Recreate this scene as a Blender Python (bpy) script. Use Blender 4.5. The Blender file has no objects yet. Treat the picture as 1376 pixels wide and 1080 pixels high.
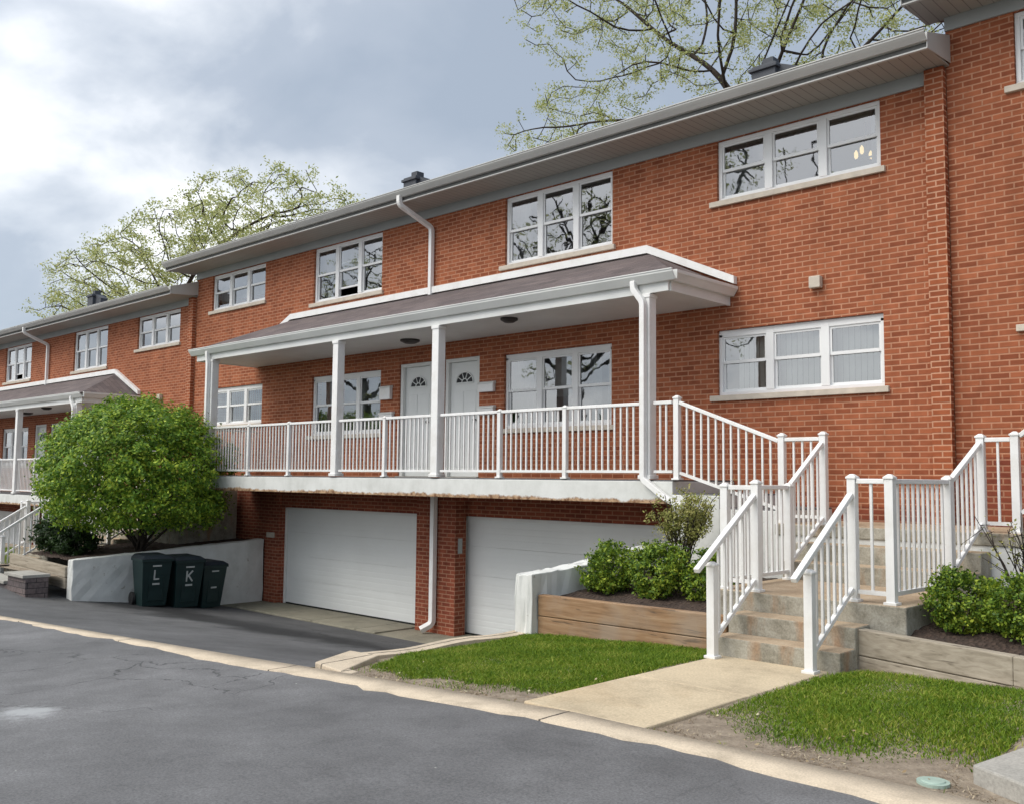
import bpy, bmesh, math, random
import numpy as np
from mathutils import Vector, Matrix
random.seed(7); RNG = np.random.default_rng(11)
R = math.radians
SC = bpy.context.scene
COL = SC.collection

# ------------------------------------------------------------------ camera
CAMPOS = Vector((4.072, -11.345, -0.206))
yaw, pit, rol = 0.7624, 0.07859, 0.01013
s_, c_ = math.sin(yaw), math.cos(yaw)
fw = Vector((-s_*math.cos(pit), c_*math.cos(pit), math.sin(pit)))
rt = Vector((c_, s_, 0)); up = rt.cross(fw)
r2 = math.cos(rol)*rt + math.sin(rol)*up
u2 = -math.sin(rol)*rt + math.cos(rol)*up
cd = bpy.data.cameras.new('camera'); cam = bpy.data.objects.new('camera', cd); COL.objects.link(cam)
M3 = Matrix((r2, u2, -fw)).transposed()
cam.matrix_world = Matrix.Translation(CAMPOS) @ M3.to_4x4()
cd.sensor_fit = 'HORIZONTAL'; cd.sensor_width = 36; cd.lens = 36*1296.3/1376
cd.clip_start = 0.1; cd.clip_end = 2000
SC.camera = cam

# ------------------------------------------------------------------ light
SUN_EL, SUN_AZ = 52, 205          # degrees; azimuth clockwise from +Y
w = bpy.data.worlds.new('World'); SC.world = w; w.use_nodes = True
nt = w.node_tree; nt.nodes.clear()
def N(t, tp, **kw):
    n = t.nodes.new(tp)
    for k, v in kw.items():
        if k == 'inp':
            for a, b in v.items(): n.inputs[a].default_value = b
        else: setattr(n, k, v)
    return n
def L(t, a, b): t.links.new(a, b)
sky = N(nt, 'ShaderNodeTexSky', sky_type='NISHITA', sun_disc=False)
sky.sun_elevation = R(SUN_EL); sky.sun_rotation = R(SUN_AZ)
bg1 = N(nt, 'ShaderNodeBackground', inp={'Strength': 0.10}); L(nt, sky.outputs[0], bg1.inputs[0])
tc = N(nt, 'ShaderNodeTexCoord')
sep = N(nt, 'ShaderNodeSeparateXYZ'); L(nt, tc.outputs['Generated'], sep.inputs[0])
def M(t, op, a, b=None, c=None, clamp=False):
    n = t.nodes.new('ShaderNodeMath'); n.operation = op; n.use_clamp = clamp
    for i, v in enumerate((a, b, c)):
        if v is None: continue
        if isinstance(v, (int, float)): n.inputs[i].default_value = v
        else: t.links.new(v, n.inputs[i])
    return n.outputs[0]
zz = M(nt, 'ADD', M(nt, 'MAXIMUM', sep.outputs[2], 0.0), 0.42)
cmb = N(nt, 'ShaderNodeCombineXYZ')
L(nt, M(nt, 'DIVIDE', sep.outputs[0], zz), cmb.inputs[0]); L(nt, M(nt, 'DIVIDE', sep.outputs[1], zz), cmb.inputs[1])
n1 = N(nt, 'ShaderNodeTexNoise', inp={'Scale': 3.0, 'Detail': 7.0, 'Roughness': 0.50, 'Distortion': 0.25})
mp = N(nt, 'ShaderNodeMapping'); mp.inputs['Location'].default_value = (3.1, 1.7, 0.4)
L(nt, cmb.outputs[0], mp.inputs[0]); L(nt, mp.outputs[0], n1.inputs['Vector'])
# thinner, brighter cloud towards the left of the view and towards the sun
vd = N(nt, 'ShaderNodeVectorMath', operation='DOT_PRODUCT'); L(nt, tc.outputs['Generated'], vd.inputs[0])
vd.inputs[1].default_value = (-0.93, 0.30, 0.22)
vs = N(nt, 'ShaderNodeVectorMath', operation='DOT_PRODUCT'); L(nt, tc.outputs['Generated'], vs.inputs[0])
vs.inputs[1].default_value = (math.sin(R(SUN_AZ))*math.cos(R(SUN_EL)), math.cos(R(SUN_AZ))*math.cos(R(SUN_EL)), math.sin(R(SUN_EL)))
g1 = M(nt, 'MAXIMUM', M(nt, 'MULTIPLY', M(nt, 'SUBTRACT', vd.outputs['Value'], 0.955), 1.0), -0.25)
g2 = M(nt, 'MULTIPLY', M(nt, 'POWER', M(nt, 'MAXIMUM', vs.outputs['Value'], 0.0), 1.5), 0.72)
lo = M(nt, 'MULTIPLY', M(nt, 'SUBTRACT', 0.27, sep.outputs[2]), 0.40)
fac = M(nt, 'ADD', M(nt, 'ADD', M(nt, 'ADD', n1.outputs[0], g1), g2), lo)
rmp = N(nt, 'ShaderNodeValToRGB'); L(nt, fac, rmp.inputs[0])
e = rmp.color_ramp.elements
e[0].position = 0.34; e[0].color = (0.34, 0.39, 0.46, 1)
e[1].position = 0.73; e[1].color = (1.0, 1.0, 1.0, 1)
k = e.new(0.49); k.color = (0.41, 0.455, 0.52, 1)
k = e.new(0.59); k.color = (0.60, 0.635, 0.68, 1)
bg2 = N(nt, 'ShaderNodeBackground', inp={'Strength': 0.62}); L(nt, rmp.outputs[0], bg2.inputs[0])
L(nt, M(nt, 'MULTIPLY', M(nt, 'ADD', M(nt, 'MULTIPLY', M(nt, 'POWER', M(nt, 'MAXIMUM', vs.outputs['Value'], 0.0), 2.0), 0.8), 1.0), 0.72), bg2.inputs['Strength'])
mxs = N(nt, 'ShaderNodeMixShader', inp={0: 0.86}); L(nt, bg1.outputs[0], mxs.inputs[1]); L(nt, bg2.outputs[0], mxs.inputs[2])
wo = N(nt, 'ShaderNodeOutputWorld'); L(nt, mxs.outputs[0], wo.inputs[0])
sl = bpy.data.lights.new('sun', 'SUN'); sl.energy = 1.1; sl.angle = R(40); sl.color = (1.0, 0.93, 0.82)
so = bpy.data.objects.new('sun', sl); COL.objects.link(so); so.location = (0, -30, 40)
sd = Vector(vs.inputs[1].default_value)
so.rotation_euler = sd.to_track_quat('Z', 'Y').to_euler()
SC.view_settings.view_transform = 'Standard'; SC.view_settings.look = 'None'
SC.view_settings.exposure = 0.85; SC.view_settings.gamma = 1.0
SC.view_settings.use_curve_mapping = False
SC.cycles.max_bounces = 6; SC.cycles.diffuse_bounces = 3; SC.cycles.transparent_max_bounces = 12

# ------------------------------------------------------------------ materials
def newmat(name):
    m = bpy.data.materials.new(name); m.use_nodes = True
    t = m.node_tree; t.nodes.clear()
    o = N(t, 'ShaderNodeOutputMaterial'); b = N(t, 'ShaderNodeBsdfPrincipled'); L(t, b.outputs[0], o.inputs[0])
    return m, t, b
def objco(t, scale=None):
    c = N(t, 'ShaderNodeTexCoord').outputs['Object']
    if scale is None: return c
    mp = N(t, 'ShaderNodeMapping'); mp.inputs['Scale'].default_value = scale; L(t, c, mp.inputs[0]); return mp.outputs[0]
def noise(t, co, sc, det=4, rough=.55, dist=0):
    n = N(t, 'ShaderNodeTexNoise', inp={'Scale': sc, 'Detail': det, 'Roughness': rough, 'Distortion': dist}); L(t, co, n.inputs['Vector']); return n.outputs[0]
def ramp(t, f, *st):
    r = N(t, 'ShaderNodeValToRGB'); L(t, f, r.inputs[0]); e = r.color_ramp.elements
    for i, (p, c) in enumerate(st):
        q = e[i] if i < 2 else e.new(p)
        q.position = p; q.color = (c, c, c, 1) if isinstance(c, (int, float)) else (*c, 1)
    return r.outputs[0]
def mix(t, f, a, b, mode='MIX'):
    n = N(t, 'ShaderNodeMix', data_type='RGBA', blend_type=mode)
    for i, v in ((0, f), (6, a), (7, b)):
        if isinstance(v, (int, float)): n.inputs[i].default_value = v if i == 0 else (v, v, v, 1)
        elif isinstance(v, tuple): n.inputs[i].default_value = (*v, 1)
        else: L(t, v, n.inputs[i])
    return n.outputs[2]
def bump(t, b, h, strength=.3, dist=.01):
    n = N(t, 'ShaderNodeBump', inp={'Strength': strength, 'Distance': dist}); L(t, h, n.inputs['Height']); L(t, n.outputs[0], b.inputs['Normal'])
def plain(name, c, rough=.5, var=.12, sc=3., spec=.4, bmp=0, bsc=40, metal=0):
    m, t, b = newmat(name); co = objco(t)
    f = noise(t, co, sc, 6)
    lo_ = tuple(x*(1-var) for x in c); hi = tuple(min(1, x*(1+var)) for x in c)
    L(t, ramp(t, f, (.3, lo_), (.7, hi)), b.inputs['Base Color'])
    b.inputs['Roughness'].default_value = rough; b.inputs['Specular IOR Level'].default_value = spec; b.inputs['Metallic'].default_value = metal
    if bmp: bump(t, b, noise(t, co, bsc, 5), bmp, .01)
    return m
def brickmat(name, c1, c2, mortar, shift=0.0):
    m, t, b = newmat(name); co = objco(t)
    s = N(t, 'ShaderNodeSeparateXYZ'); L(t, co, s.inputs[0])
    u = M(t, 'ADD', M(t, 'ADD', s.outputs[0], s.outputs[1]), shift)
    v = N(t, 'ShaderNodeCombineXYZ'); L(t, u, v.inputs[0]); L(t, s.outputs[2], v.inputs[1])
    br = N(t, 'ShaderNodeTexBrick', offset=.5, offset_frequency=2, squash=1.0)
    L(t, v.outputs[0], br.inputs['Vector'])
    for k_, x in {'Scale': 1.0, 'Mortar Size': .0108, 'Mortar Smooth': .45, 'Bias': .0, 'Brick Width': .2032, 'Row Height': .0677}.items(): br.inputs[k_].default_value = x
    br.inputs['Color1'].default_value = (*c1, 1); br.inputs['Color2'].default_value = (*c2, 1); br.inputs['Mortar'].default_value = (*mortar, 1)
    n1 = noise(t, co, 0.55, 5, .6); n2 = noise(t, co, 9, 4)
    col = mix(t, 1.0, br.outputs['Color'], ramp(t, n1, (.28, .86), (.72, 1.12)), 'MULTIPLY')
    col = mix(t, 1.0, col, ramp(t, n2, (.25, .84), (.75, 1.12)), 'MULTIPLY')
    # faint streaks of weathering running down the wall
    st = noise(t, objco(t, (2.6, 2.6, .22)), 1.0, 5, .6)
    col = mix(t, ramp(t, st, (.50, 0.0), (.74, .55)), col, mix(t, 1.0, col, (.62, .60, .60), 'MULTIPLY'))
    L(t, col, b.inputs['Base Color']); b.inputs['Roughness'].default_value = .9; b.inputs['Specular IOR Level'].default_value = .15
    h = M(t, 'ADD', M(t, 'MULTIPLY', br.outputs['Fac'], -1.0), M(t, 'MULTIPLY', n2, .25))
    bump(t, b, h, .55, .006)
    return m
MAT = {}
MAT['brick'] = brickmat('brick', (.375, .124, .060), (.245, .074, .037), (.455, .225, .138))
MAT['brick_pilaster'] = brickmat('brick_pilaster', (.37, .112, .050), (.26, .076, .036), (.52, .28, .18), .0118)
MAT['brick_shade'] = brickmat('brick_shade_toned', (.28, .080, .044), (.185, .050, .030), (.36, .18, .115))  # darker copy of the brick, shade under the balcony put into the colour
m, t, b = newmat('white_painted_metal'); co = objco(t)
col = ramp(t, noise(t, co, 3.5, 6, .65), (.28, (.72, .71, .68)), (.55, (.82, .82, .81)))
col = mix(t, ramp(t, noise(t, co, 26, 6, .75), (.62, 0.), (.74, .45)), col, (.42, .39, .34))
L(t, col, b.inputs['Base Color']); b.inputs['Roughness'].default_value = .42; MAT['white'] = m
MAT['trim'] = plain('white_trim_paint', (.72, .73, .71), .5, .07, 1.5)
MAT['frame'] = plain('white_vinyl_frame', (.78, .79, .79), .4, .04, 2.)
MAT['fascia'] = plain('shade_toned_fascia', (.13, .13, .125), .7, .1, 2.)  # shade below the gutter put into the board colour
MAT['eave'] = plain('grey_eave_metal', (.52, .52, .50), .5, .08, 1.2)
MAT['frieze'] = plain('grey_frieze_board', (.36, .385, .385), .6, .08, 1.5)
MAT['sill'] = plain('limestone_sill', (.56, .50, .42), .8, .12, 8., bmp=.2)
MAT['door'] = plain('white_door_paint', (.76, .78, .77), .45, .04, 1.)
MAT['glass_dark'] = plain('dark_interior_cloth', (.05, .052, .055), .9, .3, 4.)
MAT['sheer'] = plain('pale_curtain_cloth', (.78, .79, .74), .9, .08, 3.)
MAT['grey_curtain'] = plain('grey_curtain_cloth', (.27, .28, .275), .9, .25, 3.)
MAT['chimney'] = plain('grey_painted_chimney', (.065, .072, .085), .7, .2, 5.)
MAT['bin'] = plain('dark_green_plastic', (.008, .024, .024), .5, .15, 4., spec=.35)
MAT['bin_lid'] = plain('dark_lid_plastic', (.012, .018, .026), .5, .15, 4.)
MAT['rubber'] = plain('black_rubber', (.012, .012, .013), .7, .2, 8.)
MAT['label'] = plain('faded_white_sticker', (.36, .38, .37), .6, .1, 20.)
MAT['bark'] = plain('dark_bark', (.055, .045, .038), .95, .3, 6., spec=.1, bmp=.4, bsc=25)
MAT['dark_metal'] = plain('dark_bronze_metal', (.035, .03, .028), .5, .2, 6.)
MAT['verdigris'] = plain('pale_green_plastic', (.34, .44, .38), .6, .12, 12.)
MAT['interior'] = plain('interior_plaster', (.30, .29, .27), .9, .05, 1.)

m, t, b = newmat('window_glass')          # clear pane: mirror by fresnel, otherwise see-through
t.nodes.remove(b); o = [n for n in t.nodes if n.type == 'OUTPUT_MATERIAL'][0]
tr = N(t, 'ShaderNodeBsdfTransparent', inp={0: (.86, .90, .89, 1)}); gl = N(t, 'ShaderNodeBsdfGlossy', inp={'Roughness': .012, 0: (.95, .97, 1, 1)})
fr = N(t, 'ShaderNodeFresnel', inp={'IOR': 2.1}); mx = N(t, 'ShaderNodeMixShader')
bn = N(t, 'ShaderNodeBump', inp={'Strength': .05, 'Distance': .02}); L(t, noise(t, objco(t), 2.2, 2), bn.inputs['Height'])
L(t, bn.outputs[0], gl.inputs['Normal'])
f2 = M(t, 'MULTIPLY', fr.outputs[0], 1.75, clamp=True)
L(t, f2, mx.inputs[0]); L(t, tr.outputs[0], mx.inputs[1]); L(t, gl.outputs[0], mx.inputs[2]); L(t, mx.outputs[0], o.inputs[0]); MAT['glass'] = m

m, t, b = newmat('asphalt_shingles'); co = objco(t)
s = N(t, 'ShaderNodeSeparateXYZ'); L(t, co, s.inputs[0]); v = N(t, 'ShaderNodeCombineXYZ'); L(t, s.outputs[0], v.inputs[0]); L(t, s.outputs[1], v.inputs[1])
br = N(t, 'ShaderNodeTexBrick', offset=.5); L(t, v.outputs[0], br.inputs['Vector'])
for k_, x in {'Scale': 1., 'Mortar Size': .004, 'Brick Width': .32, 'Row Height': .135, 'Bias': 0.}.items(): br.inputs[k_].default_value = x
br.inputs['Color1'].default_value = (.155, .125, .122, 1); br.inputs['Color2'].default_value = (.105, .086, .088, 1); br.inputs['Mortar'].default_value = (.05, .042, .042, 1)
col = mix(t, 1., br.outputs[0], ramp(t, noise(t, co, 60, 3), (.3, .75), (.7, 1.25)), 'MULTIPLY')
col = mix(t, 1., col, ramp(t, noise(t, co, 1.3, 4), (.3, .85), (.7, 1.15)), 'MULTIPLY')
L(t, col, b.inputs['Base Color']); b.inputs['Roughness'].default_value = .95; bump(t, b, br.outputs['Fac'], -.4, .006); MAT['shingle'] = m

m, t, b = newmat('ribbed_soffit'); co = objco(t)
s = N(t, 'ShaderNodeSeparateXYZ'); L(t, co, s.inputs[0])
rib = M(t, 'LESS_THAN', M(t, 'FRACT', M(t, 'MULTIPLY', s.outputs[0], 8.2)), .10)
L(t, mix(t, rib, mix(t, noise(t, co, .8, 4), (.34, .33, .30), (.41, .40, .37)), (.22, .215, .20)), b.inputs['Base Color']); b.inputs['Roughness'].default_value = .7
bump(t, b, rib, -.4, .01); MAT['soffit'] = m

def concrete(name, c, stain=(.30, .20, .11), amt=.4, dark=.5, sc=1.0):
    m, t, b = newmat(name); co = objco(t)
    a = noise(t, co, 2.2*sc, 8, .65); f = noise(t, co, 55*sc, 4, .7); p = noise(t, co, .9*sc, 5, .6, .6)
    col = ramp(t, a, (.28, tuple(x*.72 for x in c)), (.5, c), (.75, tuple(x*1.14 for x in c)))
    col = mix(t, ramp(t, p, (.5, 0.), (.75, amt)), col, stain)
    col = mix(t, ramp(t, noise(t, co, 5*sc, 6, .7), (.58, 0.), (.72, dark)), col, mix(t, 1., col, (.42, .42, .43), 'MULTIPLY'))
    col = mix(t, 1., col, ramp(t, f, (.3, .78), (.7, 1.18)), 'MULTIPLY')
    L(t, col, b.inputs['Base Color']); b.inputs['Roughness'].default_value = .92; b.inputs['Specular IOR Level'].default_value = .2
    bump(t, b, f, .35, .006); return m
MAT['concrete'] = concrete('old_concrete', (.36, .325, .275), (.30, .235, .165), .35)
MAT['walk'] = concrete('tan_walkway_concrete', (.56, .465, .325), (.44, .315, .18), .6, .25)
MAT['curb'] = concrete('sandy_curb_concrete', (.56, .475, .365), (.43, .35, .26), .35, .3, 1.6)
MAT['apron'] = concrete('mossy_apron_concrete', (.25, .235, .185), (.13, .14, .09), .6, .6)
MAT['slabgrey'] = concrete('smooth_grey_concrete', (.40, .385, .35), (.34, .30, .26), .2, .15)
MAT['tread'] = concrete('dark_grey_deck_paint', (.16, .16, .165), (.12, .12, .12), .3, .3)

m, t, b = newmat('worn_step_concrete'); co = objco(t)
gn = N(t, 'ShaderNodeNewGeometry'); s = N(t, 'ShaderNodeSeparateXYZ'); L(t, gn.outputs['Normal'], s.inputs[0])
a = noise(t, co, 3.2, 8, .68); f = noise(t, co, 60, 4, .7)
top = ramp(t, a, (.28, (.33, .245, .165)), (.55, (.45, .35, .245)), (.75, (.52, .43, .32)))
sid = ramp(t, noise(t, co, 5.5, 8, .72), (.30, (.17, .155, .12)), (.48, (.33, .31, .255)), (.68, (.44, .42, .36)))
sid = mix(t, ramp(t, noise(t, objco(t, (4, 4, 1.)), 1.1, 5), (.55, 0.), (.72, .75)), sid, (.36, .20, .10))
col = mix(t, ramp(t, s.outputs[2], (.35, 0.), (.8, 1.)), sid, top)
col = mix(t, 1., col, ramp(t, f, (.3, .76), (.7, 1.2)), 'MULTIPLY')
L(t, col, b.inputs['Base Color']); b.inputs['Roughness'].default_value = .93; b.inputs['Specular IOR Level'].default_value = .2
bump(t, b, f, .4, .006); MAT['steps'] = m
def whitewash(name, edge=None):
    m, t, b = newmat(name); co = objco(t)
    a = noise(t, co, 3, 7, .65)
    col = ramp(t, a, (.25, (.56, .57, .54)), (.6, (.70, .71, .685)))
    ws = noise(t, objco(t, (3, 3, .5)), 1.2, 5)
    col = mix(t, ramp(t, ws, (.55, 0.), (.8, .35)), col, (.42, .44, .41))
    sp = noise(t, co, 7, 6, .7)
    if edge is not None:      # flaking, rusty lower edge of the slab
        s = N(t, 'ShaderNodeSeparateXYZ'); L(t, co, s.inputs[0])
        hgt = M(t, 'SUBTRACT', s.outputs[2], edge)
        k_ = M(t, 'SUBTRACT', M(t, 'ADD', M(t, 'MULTIPLY', sp, .13), M(t, 'MULTIPLY', noise(t, co, 1.1, 4), .14)), hgt)
        msk = M(t, 'MULTIPLY', M(t, 'SUBTRACT', k_, .068), 40., clamp=True)
        col = mix(t, msk, col, ramp(t, noise(t, co, 16, 5), (.35, (.16, .075, .035)), (.6, (.48, .32, .19))))
    else:
        col = mix(t, ramp(t, sp, (.64, 0.), (.68, .8)), col, (.36, .33, .28))
    L(t, col, b.inputs['Base Color']); b.inputs['Roughness'].default_value = .85; bump(t, b, a, .35, .015); return m
MAT['slab'] = None
MAT['whitewash'] = whitewash('whitewashed_concrete')

def asphalt(name, c, patch=(1, 1, 1)):
    m, t, b = newmat(name); co = objco(t)
    big = noise(t, co, .34, 6, .62, .4); fine = noise(t, co, 75, 5, .8); mid = noise(t, co, 2.1, 7, .68)
    col = ramp(t, big, (.30, tuple(x*.74 for x in c)), (.52, c), (.74, tuple(x*1.28 for x in c)))
    col = mix(t, 1., col, ramp(t, mid, (.3, .76), (.72, 1.22)), 'MULTIPLY')
    col = mix(t, 1., col, ramp(t, fine, (.30, .50), (.70, 1.5)), 'MULTIPLY')
    # cracks
    cw = N(t, 'ShaderNodeVectorMath', operation='ADD'); L(t, co, cw.inputs[0])
    nz = N(t, 'ShaderNodeTexNoise', inp={'Scale': 1.7, 'Detail': 5}); L(t, co, nz.inputs['Vector'])
    sc_ = N(t, 'ShaderNodeVectorMath', operation='SCALE', inp={'Scale': .9}); L(t, nz.outputs['Color'], sc_.inputs[0]); L(t, sc_.outputs[0], cw.inputs[1])
    vo = N(t, 'ShaderNodeTexVoronoi', feature='DISTANCE_TO_EDGE', inp={'Scale': .75}); L(t, cw.outputs[0], vo.inputs['Vector'])
    area = ramp(t, noise(t, co, .23, 3), (.44, 0.), (.54, 1.))
    ck = M(t, 'MULTIPLY', M(t, 'LESS_THAN', vo.outputs[0], .007), area)
    col = mix(t, M(t, 'MULTIPLY', ck, .55), col, (.012, .012, .013))
    # scattered pale grit and chips
    vg = N(t, 'ShaderNodeTexVoronoi', inp={'Scale': 2.6}); L(t, co, vg.inputs['Vector'])
    gr = M(t, 'LESS_THAN', vg.outputs['Distance'], .022)
    col = mix(t, M(t, 'MULTIPLY', gr, .8), col, (.5, .5, .46))
    dd = N(t, 'ShaderNodeVectorMath', operation='DISTANCE'); L(t, co, dd.inputs[0]); dd.inputs[1].default_value = (-2.95, -8.79, -1.83)
    sp_ = M(t, 'SUBTRACT', M(t, 'ADD', dd.outputs['Value'], M(t, 'MULTIPLY', noise(t, co, 5, 6, .7), .9)), .45)
    col = mix(t, ramp(t, sp_, (.05, .6), (.30, 0.)), col, (.48, .50, .51))
    L(t, col, b.inputs['Base Color'])
    L(t, ramp(t, big, (.3, .62), (.7, .85)), b.inputs['Roughness']); b.inputs['Specular IOR Level'].default_value = .35
    bump(t, b, M(t, 'ADD', fine, M(t, 'MULTIPLY', ck, -1.5)), .5, .006); return m
MAT['asphalt'] = asphalt('sealed_asphalt', (.150, .151, .155))
MAT['drive'] = asphalt('driveway_asphalt', (.110, .111, .114))
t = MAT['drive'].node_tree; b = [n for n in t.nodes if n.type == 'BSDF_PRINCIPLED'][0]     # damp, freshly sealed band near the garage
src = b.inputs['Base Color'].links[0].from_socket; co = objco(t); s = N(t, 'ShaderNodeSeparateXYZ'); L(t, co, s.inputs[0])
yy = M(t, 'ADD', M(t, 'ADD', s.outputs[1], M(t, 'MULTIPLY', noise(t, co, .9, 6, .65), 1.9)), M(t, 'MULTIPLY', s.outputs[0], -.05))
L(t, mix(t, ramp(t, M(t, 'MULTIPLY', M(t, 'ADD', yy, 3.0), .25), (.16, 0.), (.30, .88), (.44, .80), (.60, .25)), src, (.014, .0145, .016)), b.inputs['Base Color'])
t = MAT['curb'].node_tree; b = [n for n in t.nodes if n.type == 'BSDF_PRINCIPLED'][0]
src = b.inputs['Base Color'].links[0].from_socket; s = N(t, 'ShaderNodeSeparateXYZ'); L(t, objco(t), s.inputs[0])
jt = M(t, 'LESS_THAN', M(t, 'FRACT', M(t, 'DIVIDE', M(t, 'ADD', s.outputs[0], M(t, 'MULTIPLY', noise(t, objco(t), 6, 2), .05)), 3.05)), .007)
L(t, mix(t, jt, src, (.10, .085, .07)), b.inputs['Base Color'])

m, t, b = newmat('weathered_timber'); co = objco(t, (1.2, 14, 14))
g = noise(t, co, 1.6, 6, .6, .5)
col = ramp(t, g, (.25, (.16, .088, .042)), (.5, (.30, .18, .095)), (.75, (.40, .27, .16)))
c0_ = objco(t)
ck = ramp(t, noise(t, objco(t, (3, 9, 30)), 1., 5), (.60, 0.), (.68, .7))
col = mix(t, ck, col, (.06, .04, .028)); col = mix(t, ramp(t, noise(t, c0_, 1.7, 4), (.5, 0.), (.7, .45)), col, (.33, .29, .24))
L(t, col, b.inputs['Base Color']); b.inputs['Roughness'].default_value = .9; bump(t, b, g, .4, .01); MAT['timber'] = m
m, t, b = newmat('greyed_timber'); co = objco(t, (1.2, 14, 14))
g = noise(t, co, 1.6, 6, .6, .5)
col = ramp(t, g, (.25, (.20, .17, .125)), (.5, (.34, .295, .23)), (.75, (.45, .40, .32)))
ck = ramp(t, noise(t, objco(t, (3, 9, 30)), 1., 5), (.60, 0.), (.68, .7)); col = mix(t, ck, col, (.09, .07, .05))
L(t, col, b.inputs['Base Color']); b.inputs['Roughness'].default_value = .9; bump(t, b, g, .4, .01); MAT['timber_grey'] = m

m, t, b = newmat('brown_mulch'); co = objco(t)
vo = N(t, 'ShaderNodeTexVoronoi', inp={'Scale': 34., 'Randomness': 1.}); L(t, objco(t, (1, .45, 1)), vo.inputs['Vector'])
L(t, mix(t, noise(t, co, 18, 5), ramp(t, vo.outputs['Color'], (.2, (.028, .017, .012)), (.8, (.085, .055, .04))), (.055, .036, .027)), b.inputs['Base Color'])
b.inputs['Roughness'].default_value = .95; bump(t, b, vo.outputs['Distance'], .9, .03); MAT['mulch'] = m
m, t, b = newmat('dry_soil'); co = objco(t)
L(t, ramp(t, noise(t, co, 9, 8, .75), (.3, (.16, .125, .09)), (.55, (.30, .245, .185)), (.75, (.44, .375, .29))), b.inputs['Base Color'])
b.inputs['Roughness'].default_value = .95; bump(t, b, noise(t, co, 40, 5, .7), .8, .02); MAT['soil'] = m
m, t, b = newmat('stacked_pavers'); co = objco(t)
s = N(t, 'ShaderNodeSeparateXYZ'); L(t, co, s.inputs[0]); v = N(t, 'ShaderNodeCombineXYZ'); L(t, M(t, 'ADD', s.outputs[0], s.outputs[1]), v.inputs[0]); L(t, s.outputs[2], v.inputs[1])
br = N(t, 'ShaderNodeTexBrick', offset=.5); L(t, v.outputs[0], br.inputs['Vector'])
for k_, x in {'Scale': 1., 'Mortar Size': .006, 'Brick Width': .3, 'Row Height': .1, 'Bias': 0.}.items(): br.inputs[k_].default_value = x
br.inputs['Color1'].default_value = (.16, .125, .12, 1); br.inputs['Color2'].default_value = (.09, .075, .078, 1); br.inputs['Mortar'].default_value = (.03, .027, .027, 1)
L(t, mix(t, 1., br.outputs[0], ramp(t, noise(t, co, 20, 4), (.3, .7), (.7, 1.3)), 'MULTIPLY'), b.inputs['Base Color']); b.inputs['Roughness'].default_value = .9
bump(t, b, br.outputs['Fac'], -.5, .01); MAT['paver'] = m

def leafmat(name, stops, rough=.5, trans=.25, clump=3.0, cl_amt=1.1):
    m, t, b = newmat(name)
    g = N(t, 'ShaderNodeNewGeometry')
    c = ramp(t, M(t, 'ADD', g.outputs['Random Per Island'], M(t, 'MULTIPLY', M(t, 'SUBTRACT', noise(t, objco(t), clump, 3), .5), cl_amt), clamp=True), *stops)
    L(t, c, b.inputs['Base Color']); b.inputs['Roughness'].default_value = rough; b.inputs['Specular IOR Level'].default_value = .3
    o = [n for n in t.nodes if n.type == 'OUTPUT_MATERIAL'][0]
    tl = N(t, 'ShaderNodeBsdfTranslucent'); L(t, c, tl.inputs[0]); mxx = N(t, 'ShaderNodeMixShader', inp={0: trans})
    L(t, b.outputs[0], mxx.inputs[1]); L(t, tl.outputs[0], mxx.inputs[2]); L(t, mxx.outputs[0], o.inputs[0]); return m
MAT['leaf_bush'] = leafmat('burning_bush_leaf', ((0., (.055, .135, .016)), (1., (.46, .56, .06)), (.5, (.16, .295, .028)), (.8, (.31, .44, .040))))
MAT['leaf_box'] = leafmat('boxwood_leaf', ((0., (.045, .105, .016)), (1., (.44, .51, .06)), (.5, (.16, .26, .028)), (.8, (.28, .38, .040))))
MAT['leaf_twig'] = leafmat('young_yellow_leaf', ((0., (.20, .24, .05)), (1., (.56, .52, .20)), (.5, (.36, .37, .11))))
MAT['leaf_hedge'] = leafmat('dark_yew_leaf', ((0., (.010, .026, .010)), (1., (.04, .08, .02))))
MAT['leaf_tree'] = leafmat('spring_tree_leaf', ((0., (.26, .31, .10)), (1., (.68, .68, .34)), (.5, (.44, .49, .18))), trans=.5)
MAT['grass'] = leafmat('grass_blade', ((0., (.065, .140, .008)), (1., (.38, .39, .075)), (.45, (.135, .235, .013)), (.85, (.23, .32, .026))), .6, .3, 2.2, 1.0)
m, t, b = newmat('lit_bulb'); b.inputs['Base Color'].default_value = (1, .8, .4, 1); b.inputs['Emission Color'].default_value = (1, .72, .30, 1); b.inputs['Emission Strength'].default_value = .5; MAT['bulb'] = m

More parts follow.
